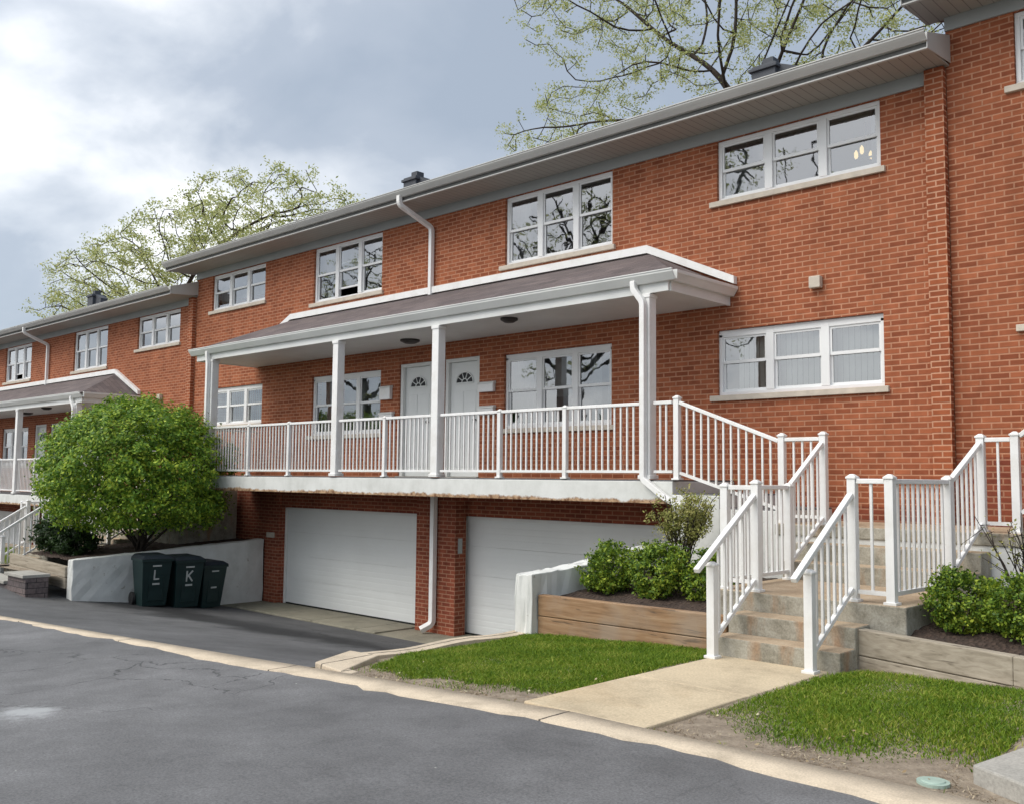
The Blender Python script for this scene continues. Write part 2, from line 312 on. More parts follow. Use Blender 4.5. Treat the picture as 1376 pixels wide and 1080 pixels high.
# ------------------------------------------------------------------ geometry helpers
class MB:
    def __init__(s): s.v = []; s.f = []
    def quad(s, *p):
        n = len(s.v); s.v += [tuple(x) for x in p]; s.f.append(tuple(range(n, n+len(p)))); return s
    def box(s, x0, x1, y0, y1, z0, z1):
        n = len(s.v)
        s.v += [(x0, y0, z0), (x1, y0, z0), (x1, y1, z0), (x0, y1, z0), (x0, y0, z1), (x1, y0, z1), (x1, y1, z1), (x0, y1, z1)]
        s.f += [tuple(n+i for i in q) for q in ((3, 2, 1, 0), (4, 5, 6, 7), (0, 1, 5, 4), (1, 2, 6, 5), (2, 3, 7, 6), (3, 0, 4, 7))]; return s
    def hexa(s, p):   # 8 points, bottom 4 then top 4, counter-clockwise seen from above
        n = len(s.v); s.v += [tuple(x) for x in p]
        s.f += [tuple(n+i for i in q) for q in ((3, 2, 1, 0), (4, 5, 6, 7), (0, 1, 5, 4), (1, 2, 6, 5), (2, 3, 7, 6), (3, 0, 4, 7))]; return s
    def bar(s, a, b, wdt, hgt, upv=(0, 0, 1)):   # rectangular bar from a to b
        a = Vector(a); b = Vector(b); d = (b-a).normalized(); u = Vector(upv); sd_ = d.cross(u)
        if sd_.length < 1e-4: sd_ = Vector((1, 0, 0))
        sd_.normalize(); u = sd_.cross(d)
        sd_ = sd_*wdt/2; u = u*hgt/2
        return s.hexa([a-sd_-u, a+sd_-u, b+sd_-u, b-sd_-u, a-sd_+u, a+sd_+u, b+sd_+u, b-sd_+u])
    def tube(s, pts, rad, n=8, cap=True, ph=0.0):
        pts = [Vector(p) for p in pts]; rads = rad if isinstance(rad, (list, tuple)) else [rad]*len(pts)
        base = len(s.v); prev = None
        for i, p in enumerate(pts):
            d = (pts[min(i+1, len(pts)-1)]-pts[max(i-1, 0)]).normalized()
            ref = prev if prev is not None else (Vector((0, 0, 1)) if abs(d.z) < .9 else Vector((1, 0, 0)))
            sd_ = d.cross(ref)
            if sd_.length < 1e-5: sd_ = d.cross(Vector((0, 1, 0)))
            sd_.normalize(); u = sd_.cross(d); prev = u
            for k in range(n):
                a = 2*math.pi*k/n+ph; q = p+(sd_*math.cos(a)+u*math.sin(a))*rads[i]; s.v.append(tuple(q))
        for i in range(len(pts)-1):
            for k in range(n):
                a = base+i*n+k; b_ = base+i*n+(k+1) % n; s.f.append((a, b_, b_+n, a+n))
        if cap:
            s.f.append(tuple(base+k for k in range(n-1, -1, -1))); s.f.append(tuple(base+(len(pts)-1)*n+k for k in range(n)))
        return s
    def build(s, name, mat, parent=None, origin=(0, 0, 0), bevel=0, smooth=False):
        me = bpy.data.meshes.new(name); o_ = Vector(origin)
        me.from_pydata([tuple(Vector(v)-o_) for v in s.v], [], s.f); me.validate(); me.update()
        me.materials.append(MAT[mat] if isinstance(mat, str) else mat)
        if smooth: me.polygons.foreach_set('use_smooth', [True]*len(me.polygons))
        ob = bpy.data.objects.new(name, me); COL.objects.link(ob)
        if parent: ob.parent = parent
        else: ob.location = o_
        if bevel:
            bm_ = ob.modifiers.new('bevel', 'BEVEL'); bm_.width = bevel; bm_.segments = 2; bm_.limit_method = 'ANGLE'
        return ob
def tag(o, label=None, cat=None, group=None, kind=None):
    if label: o['label'] = label
    if cat: o['category'] = cat
    if group: o['group'] = group
    if kind: o['kind'] = kind
    return o
def empty(name, loc, label, cat, group=None):
    o = bpy.data.objects.new(name, None); COL.objects.link(o); o.location = loc; o.empty_display_size = .2
    return tag(o, label, cat, group)
def copy_tree(o, parent=None):
    c = o.copy(); COL.objects.link(c)
    if parent: c.parent = parent
    for ch in [x for x in bpy.data.objects if x.parent == o]: copy_tree(ch, c)
    return c
def arr_obj(name, V, F, mat, parent=None, origin=(0, 0, 0)):
    me = bpy.data.meshes.new(name); V = np.asarray(V, float)-np.asarray(origin, float)
    F = np.asarray(F); k = F.shape[1]
    me.vertices.add(len(V)); me.vertices.foreach_set('co', V.ravel())
    me.loops.add(F.size); me.loops.foreach_set('vertex_index', F.ravel().astype(np.int32))
    me.polygons.add(len(F)); me.polygons.foreach_set('loop_start', np.arange(0, F.size, k, dtype=np.int32)); me.polygons.foreach_set('loop_total', np.full(len(F), k, dtype=np.int32))
    me.update(calc_edges=True); me.materials.append(MAT[mat])
    ob = bpy.data.objects.new(name, me); COL.objects.link(ob)
    if parent: ob.parent = parent
    else: ob.location = origin
    return ob

# ------------------------------------------------------------------ ground
XP = [-80, -40, -22, -17.4, -13, -10.2, -6.75, -3.85, -2.4, 0, .5, 3, 10, 40, 80]
ZP = [-4.3, -3.05, -2.45, -2.27, -2.22, -2.15, -2.0, -1.87, -1.8, -1.70, -1.70, -1.685, -1.5, -.7, -.3]
def zl(x): return float(np.interp(x, XP, ZP))
def zd(x, y):
    g = float(np.interp(x, [-20, -15.2, -13.9, -3.], [-2.5, -2.46, -2.84, -2.84]))
    tt = min(1, max(0, (y+6.45)/5.45)); return zl(x)+(g-zl(x))*tt
def sheet(name, xs, ys, zf, mat, kind='structure', jag=None):
    V = []; F = []; nx, ny = len(xs), len(ys)
    for j, y in enumerate(ys):
        for i, x in enumerate(xs):
            yy = y+(jag(x, j) if jag else 0)
            V.append((x, yy, zf(x, yy)))
    for j in range(ny-1):
        for i in range(nx-1):
            a = j*nx+i; F.append((a, a+1, a+1+nx, a+nx))
    return tag(arr_obj(name, V, F, mat), kind=kind)
lin = lambda a, b_, n: list(np.linspace(a, b_, n))
g = MB().quad((-900, -900, -5.2), (900, -900, -5.2), (900, 900, -5.2), (-900, 900, -5.2)).build('ground', 'soil'); tag(g, kind='structure')
sheet('parking_lot', sorted(set(lin(-80, 80, 33)+XP)), [-70, -30, -6.93, -6.6, -6.515], lambda x, y: zl(x), 'asphalt')
jr = np.random.default_rng(3); JX = lin(-34, 30, 330); JO = {round(x, 4): jr.normal(0, .022)+.05*math.sin(x*1.9)*.5 for x in JX}
sheet('curb_strip', JX, [-6.808, -6.80, -6.50, -6.492], lambda x, y: zl(x)+.010, 'curb', jag=lambda x, j: (JO[round(x, 4)] if j < 2 else 0)+(.0 if x > -2.8 else min(.14, (-2.8-x)*.03) if j < 2 else 0))
for ob in [o for o in bpy.data.objects if o.name == 'curb_strip']:
    nn_ = len(JX)
    for i in list(range(nn_))+list(range(3*nn_, 4*nn_)): ob.data.vertices[i].co.z -= .04
sheet('driveway', sorted(set(lin(-30, -3.0, 55)+[-15.2, -13.9])), lin(-6.52, -.95, 24), lambda x, y: zd(x, y)+.004, 'drive')
sheet('driveway_apron', [-13.9, -13.3, -11.6, -9.9, -8.3, -6.6, -5.0, -3.0], [-1.08, -.6, 0.25], lambda x, y: -2.825, 'apron')
ap = MB()
for x0, x1 in ((-13.3, -12.05), (-12.03, -10.75), (-10.73, -9.45), (-9.43, -8.9), (-7.6, -6.3), (-6.28, -4.9), (-4.88, -3.4)): ap.box(x0, x1, -1.04, -.06, -2.9, -2.80)
tag(ap.build('apron_slabs', 'apron', bevel=.012), kind='structure')
def zlawn(x, y):
    if x < .1: zi = -1.70+.05*(min(x, -.4)+.4)
    else: zi = -1.69+.065*(max(x, .55)-.55)
    k = min(1, max(0, (y+6.5)/1.6)); k = k*k*(3-2*k)
    return zl(x)+(zi-zl(x))*k - (.0)
sheet('lawn_soil', lin(-2.86, 0, 20)+lin(.05, 8.0, 40), lin(-6.505, -3.3, 16), lambda x, y: zlawn(x, y)-.012+.008*math.sin(x*7+y*3), 'soil')
wk = MB(); 
wk.hexa([(-.42, -6.5, -1.85), (.57, -6.5, -1.85), (.57, -5.28, -1.85), (-.42, -5.28, -1.85), (-.42, -6.5, -1.690), (.57, -6.5, -1.690), (.57, -5.28, -1.688), (-.42, -5.28, -1.688)])
wk.hexa([(-.42, -5.27, -1.85), (.57, -5.27, -1.85), (.57, -3.9, -1.85), (-.42, -3.9, -1.85), (-.42, -5.27, -1.690), (.57, -5.27, -1.690), (.57, -3.9, -1.692), (-.42, -3.9, -1.692)])
wko = wk.build('walkway', 'walk', bevel=.012); tag(wko, kind='structure')
wk2 = copy_tree(wko); wk2.location = (-17.45, 0, -.57)
def bed(name, x0, x1, y0, y1, zf):
    xs = lin(x0, x1, int((x1-x0)*14)+2); ys = lin(y0, y1, int((y1-y0)*14)+2); r_ = np.random.default_rng(5)
    return sheet(name, xs, ys, lambda x, y: zf(x, y)+.012*math.sin(9*x+3*y)*math.cos(7*y)+r_.normal(0, .007), 'mulch')
bed('planting_bed', -2.76, -.84, -3.66, -.05, lambda x, y: -1.47+.085*(y+3.66))
r5 = np.random.default_rng(6); V_ = []; F_ = []; nx_, ny_ = 60, 56
for j in range(ny_):
    for i in range(nx_):
        x = .62+4.2*i/(nx_-1); y0_ = float(np.interp(x, [.66, 1.9, 4.5], [-3.64, -3.93, -4.43])); y = y0_+(-.05-y0_)*j/(ny_-1)
        V_.append((x, y, -1.475+.10*(y+3.9)+.012*math.sin(9*x+3*y)*math.cos(7*y)+r5.normal(0, .007)))
for j in range(ny_-1):
    for i in range(nx_-1): a = j*nx_+i; F_.append((a, a+1, a+1+nx_, a+nx_))
tag(arr_obj('planting_bed', V_, F_, 'mulch'), kind='structure')
bed('planting_bed', -16.6, -14.0, -3.9, -.05, lambda x, y: -1.80+.06*(y+3.9))
# bark chips lying loose on the mulch
# ------------------------------------------------------------------ houses
OX = (-8.56, 0, -2.83)
house = empty('town_house', OX, 'two storey red brick house filling the middle, white porch above two garage doors', 'house', 'red brick town houses in the row')
H = lambda mb, name, mat, parent=None, **k: mb.build(name, mat, parent or house, OX, **k)
XL, XR = -17.275, .165
WINS = {'UR': (-2.90, -.615, 3.60, 4.45, 'dark'), 'LR': (-2.91, -.62, .93, 1.815, 'blind'),
        'UM': (-6.96, -4.71, 3.30, 4.45, 'dark'), 'LM': (-6.95, -4.72, .60, 1.815, 'half'),
        'UL': (-12.44, -10.21, 3.31, 4.45, 'grey'), 'LL': (-12.41, -10.18, .61, 1.80, 'half'),
        'UF': (-16.545, -14.27, 3.61, 4.45, 'grey'), 'LF': (-16.5, -14.27, .93, 1.79, 'blind')}
DOORS = [(-9.62, -8.74), (-8.40, -7.53)]
GAR = [(-13.33, -8.95), (-7.95, -3.35)]
holes = [w_[:4] for w_ in WINS.values()] + [(a, b_, -.2, 1.85) for a, b_ in DOORS]
def wall_grid(x0, x1, z0, z1, holes, y, rev):
    xs = sorted({x0, x1, *[h[0] for h in holes], *[h[1] for h in holes]}); zs = sorted({z0, z1, *[h[2] for h in holes], *[h[3] for h in holes]})
    mb = MB()
    for i in range(len(xs)-1):
        for j in range(len(zs)-1):
            cx, cz = (xs[i]+xs[i+1])/2, (zs[j]+zs[j+1])/2
            if any(h[0] < cx < h[1] and h[2] < cz < h[3] for h in holes): continue
            mb.quad((xs[i], y, zs[j]), (xs[i+1], y, zs[j]), (xs[i+1], y, zs[j+1]), (xs[i], y, zs[j+1]))
    for a, b_, c, d in holes:
        mb.quad((a, y, c), (a, y, d), (a, y+rev, d), (a, y+rev, c)); mb.quad((b_, y, d), (b_, y, c), (b_, y+rev, c), (b_, y+rev, d))
        mb.quad((a, y, d), (b_, y, d), (b_, y+rev, d), (a, y+rev, d)); mb.quad((b_, y, c), (a, y, c), (a, y+rev, c), (b_, y+rev, c))
    return mb
wl = wall_grid(XL, XR, -.5, 4.7, holes, 0, .11)
wl.quad((XL, 9, -3.2), (XL, 0, -3.2), (XL, 0, 4.75), (XL, 9, 4.75)); wl.quad((XR, 0, -3.2), (XR, 9, -3.2), (XR, 9, 4.75), (XR, 0, 4.75))
wl.quad((XR, 9, -3.2), (XL, 9, -3.2), (XL, 9, 4.75), (XR, 9, 4.75))
wl.quad((XL, 4.3, 6.2), (XL, 9, 4.75), (XL, 0, 4.75)); wl.quad((XR, 4.3, 6.2), (XR, 0, 4.75), (XR, 9, 4.75))
H(wl, 'wall', 'brick')
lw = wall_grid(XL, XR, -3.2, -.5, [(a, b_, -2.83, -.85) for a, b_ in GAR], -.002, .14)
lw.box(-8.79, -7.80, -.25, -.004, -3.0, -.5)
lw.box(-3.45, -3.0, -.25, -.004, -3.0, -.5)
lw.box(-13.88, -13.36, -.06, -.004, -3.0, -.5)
H(lw, 'lower_wall', 'brick_shade')
pl = MB().box(-.045, .17, -.10, -.003, -1.0, 4.60); H(pl, 'pilaster', 'brick_pilaster')
# floors inside, so that rooms behind the panes are closed spaces
H(MB().box(XL+.02, XR-.02, .13, 8.9, -.45, -.25).box(XL+.02, XR-.02, .13, 8.9, 2.45, 2.65).box(XL+.02, XR-.02, .13, 8.9, 4.6, 4.7), 'floor_slab', 'interior')
H(MB().box(XL+.02, XR-.02, 4.4, 4.5, -.25, 4.6).box(-8.62, -8.55, .14, 4.4, -.25, 4.6).box(-3.95, -3.88, .14, 4.4, 2.65, 4.6), 'partition', 'interior')

def window(x0, x1, z0, z1, kind, key):
    y = .045; fr = MB(); fw_ = .055
    hd = .055 if z1 > 3 else .095
    fr.box(x0+.002, x1-.002, y, y+.07, z1-hd, z1-.002); fr.box(x0+.002, x1-.002, y, y+.07, z0+.002, z0+.05)
    fr.box(x0+.002, x0+fw_, y, y+.07, z0+.05, z1-fw_); fr.box(x1-fw_, x1-.002, y, y+.07, z0+.05, z1-fw_)
    W = x1-x0; mull = .11; lw_ = (W-2*fw_-2*mull)/3; xs = []
    for i in range(3):
        a = x0+fw_+i*(lw_+mull); xs.append((a, a+lw_))
        if i < 2: fr.box(a+lw_, a+lw_+mull, y-.004, y+.07, z0+.05, z1-fw_)
    f = H(fr, 'window', 'frame', bevel=.004)
    sash = MB(); gl = MB(); zm = (z0+z1)/2-.01
    for i, (a, b_) in enumerate(xs):
        st = .028
        opn = .16 if (key == 'UL' and i == 1) else 0
        zt = z1-hd
        # upper sash sits proud, lower sash set back
        yu, yl_ = y+.016, y+.042
        sash.box(a, a+st, yu, yu+.024, zm, zt).box(b_-st, b_, yu, yu+.024, zm, zt).box(a+st, b_-st, yu, yu+.024, zt-st, zt).box(a+st, b_-st, yu-.002, yu+.024, zm-.004, zm+.038)
        z0l = z0+.05+opn; ztl = zm+.03+opn
        sash.box(a, a+st, yl_, yl_+.022, z0l, ztl).box(b_-st, b_, yl_, yl_+.022, z0l, ztl).box(a+st, b_-st, yl_, yl_+.022, z0l, z0l+.036).box(a+st, b_-st, yl_, yl_+.022, ztl-.03, ztl)
        gl.quad((a+st, yu+.012, zm+.03), (b_-st, yu+.012, zm+.03), (b_-st, yu+.012, zt-st), (a+st, yu+.012, zt-st))
        gl.quad((a+st, yl_+.011, z0l+.036), (b_-st, yl_+.011, z0l+.036), (b_-st, yl_+.011, ztl-.03), (a+st, yl_+.011, ztl-.03))
    H(sash, 'sash', 'frame', f); H(gl, 'pane', 'glass', f)
    H(MB().box(x0-.10, x1+.06, -.045, .06, z0-.075, z0-.001), 'sill', 'sill', f, bevel=.005)
    cur = MB(); r_ = random.Random(key)
    def drape(a, b_, zb, zt, yy, amp, per, zgap=0):
        n = max(4, int((b_-a)/per*8)); ph = r_.random()*6
        P = [(a+(b_-a)*i/n, yy+amp*math.sin(2*math.pi*(a+(b_-a)*i/n)/per+ph)) for i in range(n+1)]
        q = MB()
        for i in range(n): q.quad((*P[i], zb), (*P[i+1], zb), (*P[i+1], zt), (*P[i], zt))
        H(q, 'curtain', 'grey_curtain', f, smooth=False)
    if kind == 'blind':
        xa = x0+.16
        while xa < x1-.02:
            cur.hexa([(xa, .30, z0-.02), (xa+.082, .275, z0-.02), (xa+.083, .277, z0-.02), (xa+.001, .302, z0-.02), (xa, .30, z1+.03), (xa+.082, .275, z1+.03), (xa+.083, .277, z1+.03), (xa+.001, .302, z1+.03)]); xa += .078
        H(cur, 'blind', 'sheer', f)
    elif kind == 'half':
        drape(x0-.05, xs[0][1]-.1, z0-.2, z1+.1, .28, .022, .12); drape(xs[2][0]-.1, xs[2][0]+.30, z0-.2, z1+.1, .28, .022, .12)
        drape(xs[1][0]-.1, xs[1][1]+.1, zm-.1, z1+.1, .34, .004, .5); drape(xs[2][0]+.42, x1+.1, z0-.2, z1+.1, .28, .022, .12)
    elif kind == 'grey':
        drape(x0-.05, x1+.05, zm-.15, z1+.1, .30, .006, .6); drape(x0-.05, x0+.32, z0-.2, z1+.1, .26, .02, .12); drape(x1-.32, x1+.05, z0-.2, z1+.1, .26, .02, .12)
    else:
        drape(x0-.05, x0+.30, z0-.2, z1+.1, .30, .02, .12); drape(x1-.26, x1+.05, z0-.2, z1+.1, .34, .02, .12)
for key, w_ in WINS.items(): window(*w_, key)

for a, b_ in DOORS:       # front doors: frame, slab with embossed panels, fanlight, knob
    fr = MB().box(a+.002, a+.075, .02, .14, -.2, 1.848).box(b_-.075, b_-.002, .02, .14, -.2, 1.848).box(a+.075, b_-.075, .02, .14, 1.785, 1.848)
    d = H(fr, 'door', 'trim', bevel=.004)
    a2, b2 = a+.078, b_-.078; cx = (a2+b2)/2; zb, zt = -.185, 1.782
    slab = MB().box(a2, b2, .085, .13, zb, zt)
    for px0, px1, pz0, pz1 in ((a2+.08, cx-.035, -.02, .62), (cx+.035, b2-.08, -.02, .62), (a2+.08, cx-.035, .74, 1.28), (cx+.035, b2-.08, .74, 1.28)):
        slab.box(px0, px1, .077, .084, pz0, pz1)
    H(slab, 'door_leaf', 'door', d, bevel=.006)
    fan = MB(); zc = 1.42; rr = .215; n = 14
    for i in range(n):
        t0, t1 = math.pi*i/n, math.pi*(i+1)/n
        fan.quad((cx, .074, zc), (cx+rr*math.cos(t0), .074, zc+rr*.86*math.sin(t0)), (cx+rr*math.cos(t1), .074, zc+rr*.86*math.sin(t1)))
    H(fan, 'fanlight', 'glass_dark', d)
    mu = MB()
    for i in range(1, 5):
        t0 = math.pi*i/5; mu.bar((cx+.06*math.cos(t0), .070, zc+.06*math.sin(t0)), (cx+rr*math.cos(t0), .070, zc+rr*.86*math.sin(t0)), .014, .006, (0, 1, 0))
    pts = [(cx+.07*math.cos(math.pi*i/8), .070, zc+.07*math.sin(math.pi*i/8)) for i in range(9)]
    mu.tube(pts, .009, 5); pts = [(cx+rr*math.cos(math.pi*i/14), .070, zc+rr*.86*math.sin(math.pi*i/14)) for i in range(15)]
    mu.tube(pts, .011, 5); mu.bar((cx-rr, .070, zc), (cx+rr, .070, zc), .006, .02)
    H(mu, 'fanlight_bars', 'door', d)
    H(MB().tube([(b2-.07, .085, .78), (b2-.07, .04, .78), (b2-.07, .02, .78)], [.012, .012, .028], 10), 'door_knob', 'dark_metal', d, smooth=True)
    H(MB().box(a-.02, b_+.02, -.06, .1, -.215, -.186), 'threshold', 'slabgrey', d)
for a, b_ in GAR:         # sectional garage doors with shallow ribbing
    gd = MB()
    zs = np.linspace(-2.80, -.87, 5)
    for i in range(4): gd.box(a+.06, b_-.06, .10, .14, zs[i]+.0015, zs[i+1]-.0015)
    nn = 22
    for i in range(4):
        for k in range(1, 5):
            zc = zs[i]+(zs[i+1]-zs[i])*k/5
            gd.box(a+.07, b_-.07, .096, .0995, zc-.035, zc+.035)
    g_ = H(gd, 'garage_door', 'door', bevel=.004)
    H(MB().box(a+.002, a+.055, .06, .13, -2.82, -.86).box(b_-.055, b_-.002, .06, .13, -2.82, -.86).box(a+.055, b_-.055, .06, .13, -.905, -.855), 'garage_door_frame', 'trim', g_)
    H(MB().box(a+.06, b_-.06, .09, .145, -2.83, -2.80), 'bottom_seal', 'rubber', g_)

# main roof, eaves, gutter
XE0, XE1 = -17.50, .215
rf = MB()
rf.hexa([(XE0, -.67, 4.72), (XE1, -.67, 4.72), (XE1, 4.3, 6.28), (XE0, 4.3, 6.28), (XE0, -.67, 4.775), (XE1, -.67, 4.775), (XE1, 4.3, 6.40), (XE0, 4.3, 6.40)])
rf.hexa([(XE0, 4.302, 6.28), (XE1, 4.302, 6.28), (XE1, 9.6, 4.68), (XE0, 9.6, 4.68), (XE0, 4.302, 6.40), (XE1, 4.302, 6.40), (XE1, 9.6, 4.80), (XE0, 9.6, 4.80)])
roof = H(rf, 'roof', 'shingle')
H(MB().box(XE0+.004, XE1-.004, -.655, .03, 4.612, 4.632), 'soffit', 'soffit', roof)
H(MB().box(XL, XR, -.028, -.002, 4.452, 4.611), 'frieze', 'frieze', roof)
H(MB().box(XE0+.002, XE1-.002, -.68, -.658, 4.612, 4.76), 'fascia_board', 'fascia', roof)
ea = MB().box(XE0, XE1, -.70, -.657, 4.590, 4.6105)
for x0, x1 in ((XE0-.012, XE0), (XE1, XE1+.012)):
    ea.hexa([(x0, -.71, 4.588), (x1, -.71, 4.588), (x1, .02, 4.65), (x0, .02, 4.65), (x0, -.71, 4.775), (x1, -.71, 4.775), (x1, .02, 4.99), (x0, .02, 4.99)])
    ea.hexa([(x0, .02, 4.65), (x1, .02, 4.65), (x1, 4.3, 6.20), (x0, 4.3, 6.20), (x0, .02, 4.99), (x1, .02, 4.99), (x1, 4.3, 6.405), (x0, 4.3, 6.405)])
H(ea, 'fascia', 'eave', roof, bevel=.004)
def gutter_profile(mb, x0, x1, yb, zt, w_=.115, h=.105):
    P = [(yb, zt-h), (yb-.055, zt-h), (yb-w_+.02, zt-h*.52), (yb-w_, zt-h*.30), (yb-w_, zt-.012), (yb-w_-.012, zt-.012), (yb-w_-.012, zt), (yb-w_+.012, zt), (yb-w_+.012, zt-h*.3), (yb-.05, zt-h+.012), (yb-.008, zt-h+.012), (yb-.008, zt), (yb, zt)]
    n = len(P); b0 = len(mb.v)
    for x in (x0, x1): mb.v += [(x, p[0], p[1]) for p in P]
    for i in range(n): a = b0+i; b_ = b0+(i+1) % n; mb.f.append((a, a+n, b_+n, b_))
    mb.f.append(tuple(b0+i for i in range(n))); mb.f.append(tuple(b0+n+i for i in range(n-1, -1, -1)))
gt = MB(); gutter_profile(gt, XE0-.02, XE1+.012, -.682, 4.785, .125, .115)
gut = H(gt, 'gutter', 'eave', roof)
def downspout(pts, name='downspout', rad=.042, mat='white'):
    mb = MB(); mb.tube(pts, rad*1.3, 4, ph=math.pi/4); return H(mb, name, mat, bevel=.006)
def bend(pts, r=.07):
    out = [Vector(pts[0])]
    for i in range(1, len(pts)-1):
        a, b_, c = Vector(pts[i-1]), Vector(pts[i]), Vector(pts[i+1]); d0 = (a-b_).normalized(); d1 = (c-b_).normalized()
        p0, p2 = b_+d0*r, b_+d1*r
        for k in range(5): tt = k/4; out.append(p0*(1-tt)**2+b_*2*tt*(1-tt)+p2*tt*tt)
    out.append(Vector(pts[-1])); return out
downspout(bend([(-8.83, -.745, 4.70), (-8.83, -.745, 4.54), (-8.73, -.07, 4.24), (-8.73, -.07, 3.02)]))
# chimneys
for cx in (-3.68, -12.75):
    ch = MB().box(cx-.26, cx+.18, 2.80, 3.24, 5.6, 6.72).box(cx-.30, cx+.22, 2.76, 3.28, 6.62, 6.68)
    c1 = H(ch, 'chimney', 'chimney', bevel=.01)
    H(MB().box(cx-.12, cx+.08, 2.92, 3.13, 6.70, 6.86).hexa([(cx+.182, 2.9, 5.7), (cx+.62, 2.9, 5.7), (cx+.62, 3.15, 5.7), (cx+.182, 3.15, 5.7), (cx+.182, 2.9, 6.70), (cx+.62, 2.9, 6.52), (cx+.62, 3.15, 6.52), (cx+.182, 3.15, 6.70)]), 'chimney_cap', 'chimney', c1)

# porch roof: hipped shingle roof, band on the wall, white gutter, flat ceiling
PX0, PX1, PB = -14.48, -2.72, -1.42
rf = MB(); z0, z1 = 2.37, 3.05; a0, a1 = -13.15, -4.02; yb = -1.50; e0, e1 = PX0-.08, PX1+.08
rf.quad((e0, yb, z0), (e1, yb, z0), (a1, -.012, z1), (a0, -.012, z1)); rf.quad((e1, yb, z0), (e1, -.012, z0), (a1, -.012, z1)); rf.quad((e0, -.012, z0), (e0, yb, z0), (a0, -.012, z1))
rf.quad((e0, yb, z0-.02), (e0, -.012, z0-.02), (e1, -.012, z0-.02), (e1, yb, z0-.02))
pr = H(rf, 'porch_roof', 'shingle')
bd = MB().hexa([(a0, -.085, z1), (a1, -.085, z1), (a1, -.003, z1), (a0, -.003, z1), (a0, -.085, z1+.115), (a1, -.085, z1+.115), (a1, -.003, z1+.115), (a0, -.003, z1+.115)])
bd.hexa([(a1, -.085, z1), (e1+.04, -.085, z0+.045), (e1+.04, -.003, z0+.045), (a1, -.003, z1), (a1, -.085, z1+.115), (e1+.04, -.085, z0+.15), (e1+.04, -.003, z0+.15), (a1, -.003, z1+.115)])
bd.hexa([(e0-.04, -.085, z0+.045), (a0, -.085, z1), (a0, -.003, z1), (e0-.04, -.003, z0+.045), (e0-.04, -.085, z0+.15), (a0, -.085, z1+.115), (a0, -.003, z1+.115), (e0-.04, -.003, z0+.15)])
H(bd, 'roof_band', 'white', pr)
H(MB().box(PX0+.02, PX1-.02, PB+.02, -.004, 2.15, 2.19), 'porch_ceiling', 'trim', pr)
H(MB().box(PX0, PX1, PB-.02, PB+.018, 2.135, 2.34).box(PX1-.02, PX1+.018, PB+.02, -.004, 2.135, 2.34).box(PX0-.018, PX0+.02, PB+.02, -.004, 2.135, 2.34), 'porch_fascia', 'trim', pr, bevel=.004)
gt = MB(); gutter_profile(gt, PX0-.14, PX1+.14, PB-.022, 2.385, .12, .13)
P = 2.385
for sx, xx in ((1, PX1+.02), (-1, PX0-.02)):    # gutter returns at both ends
    q = [(0, -.13), (.055, -.13), (.10, -.06), (.12, -.04), (.12, 0), (.10, 0), (.10, -.04), (.05, -.118), (.008, -.118), (.008, 0), (0, 0)]
    b0 = len(gt.v); n = len(q)
    for y_ in (PB-.022, -.006): gt.v += [(xx+sx*c, y_, P+d) for c, d in q]
    for i in range(n): a = b0+i; b_ = b0+(i+1) % n; gt.f.append((a, a+n, b_+n, b_))
    gt.f.append(tuple(b0+i for i in range(n))); gt.f.append(tuple(b0+n+i for i in range(n)))
H(gt, 'porch_gutter', 'trim', pr)
# balcony deck slab
MAT['slab'] = whitewash('flaking_slab_paint', edge=-.505+2.83)
sb = MB().box(-14.60, -2.66, PB-.03, -.004, -.50, -.225)
H(sb, 'balcony_slab', 'slab', bevel=.008)
H(MB().box(-14.58, -2.67, PB+.0, -.006, -.2246, -.205), 'balcony_deck', 'tread')
for px in (-13.88, -9.62, -7.03, -3.07):
    s = .075; mb = MB().box(px-s, px+s, -1.38-s, -1.38+s, -.20, 2.136).box(px-s-.02, px+s+.02, -1.38-s-.02, -1.38+s+.02, -.2, -.15).box(px-s-.012, px+s+.012, -1.38-s-.012, -1.38+s+.012, 2.08, 2.1345)
    H(mb, 'porch_post', 'white', bevel=.008)
downspout(bend([(-3.20, -1.51, 2.30), (-3.20, -1.51, 2.20), (-3.06, -1.50, 2.02), (-3.06, -1.50, -.20), (-2.72, -1.52, -.42), (-2.45, -1.54, -.53)], .05), rad=.04)
downspout(bend([(-13.92, -1.51, 2.30), (-13.92, -1.51, 2.20), (-13.90, -1.50, 2.05), (-13.90, -1.50, -.20), (-14.3, -1.52, -.45)], .05), rad=.04)
downspout(bend([(-8.27, -.32, -.50), (-8.27, -.32, -2.66), (-8.38, -.48, -2.76)], .07), rad=.05)
# small fittings on the front
H(MB().box(-1.53, -1.38, -.09, -.003, 2.21, 2.36), 'vent_hood', 'sill', bevel=.01); 
for px, py, r_ in ((-8.62, -.62, .17), (-5.75, -1.14, .13)):
    H(MB().tube([(px, py, 2.15), (px, py, 2.12), (px, py, 2.085)], [r_, r_, r_*.55], 16), 'ceiling_light', 'dark_metal', smooth=False)
H(MB().box(-13.80, -13.52, -.085, -.0605, -1.49, -1.385), 'meter_box', 'sill')
H(MB().box(-7.798, -7.785, -.19, -.10, -1.47, -1.22), 'keypad', 'label')
left_h = copy_tree(house); left_h.location = Vector(OX)+Vector((-17.45, 0, -.57))
tag(left_h, 'lower red brick house at far left, its porch roof just above the round bush', 'house')
right_h = copy_tree(house); right_h.location = Vector(OX)+Vector((17.45, 0, .58))
tag(right_h, 'highest red brick house, cut off by the right edge beside the brick pilaster', 'house')

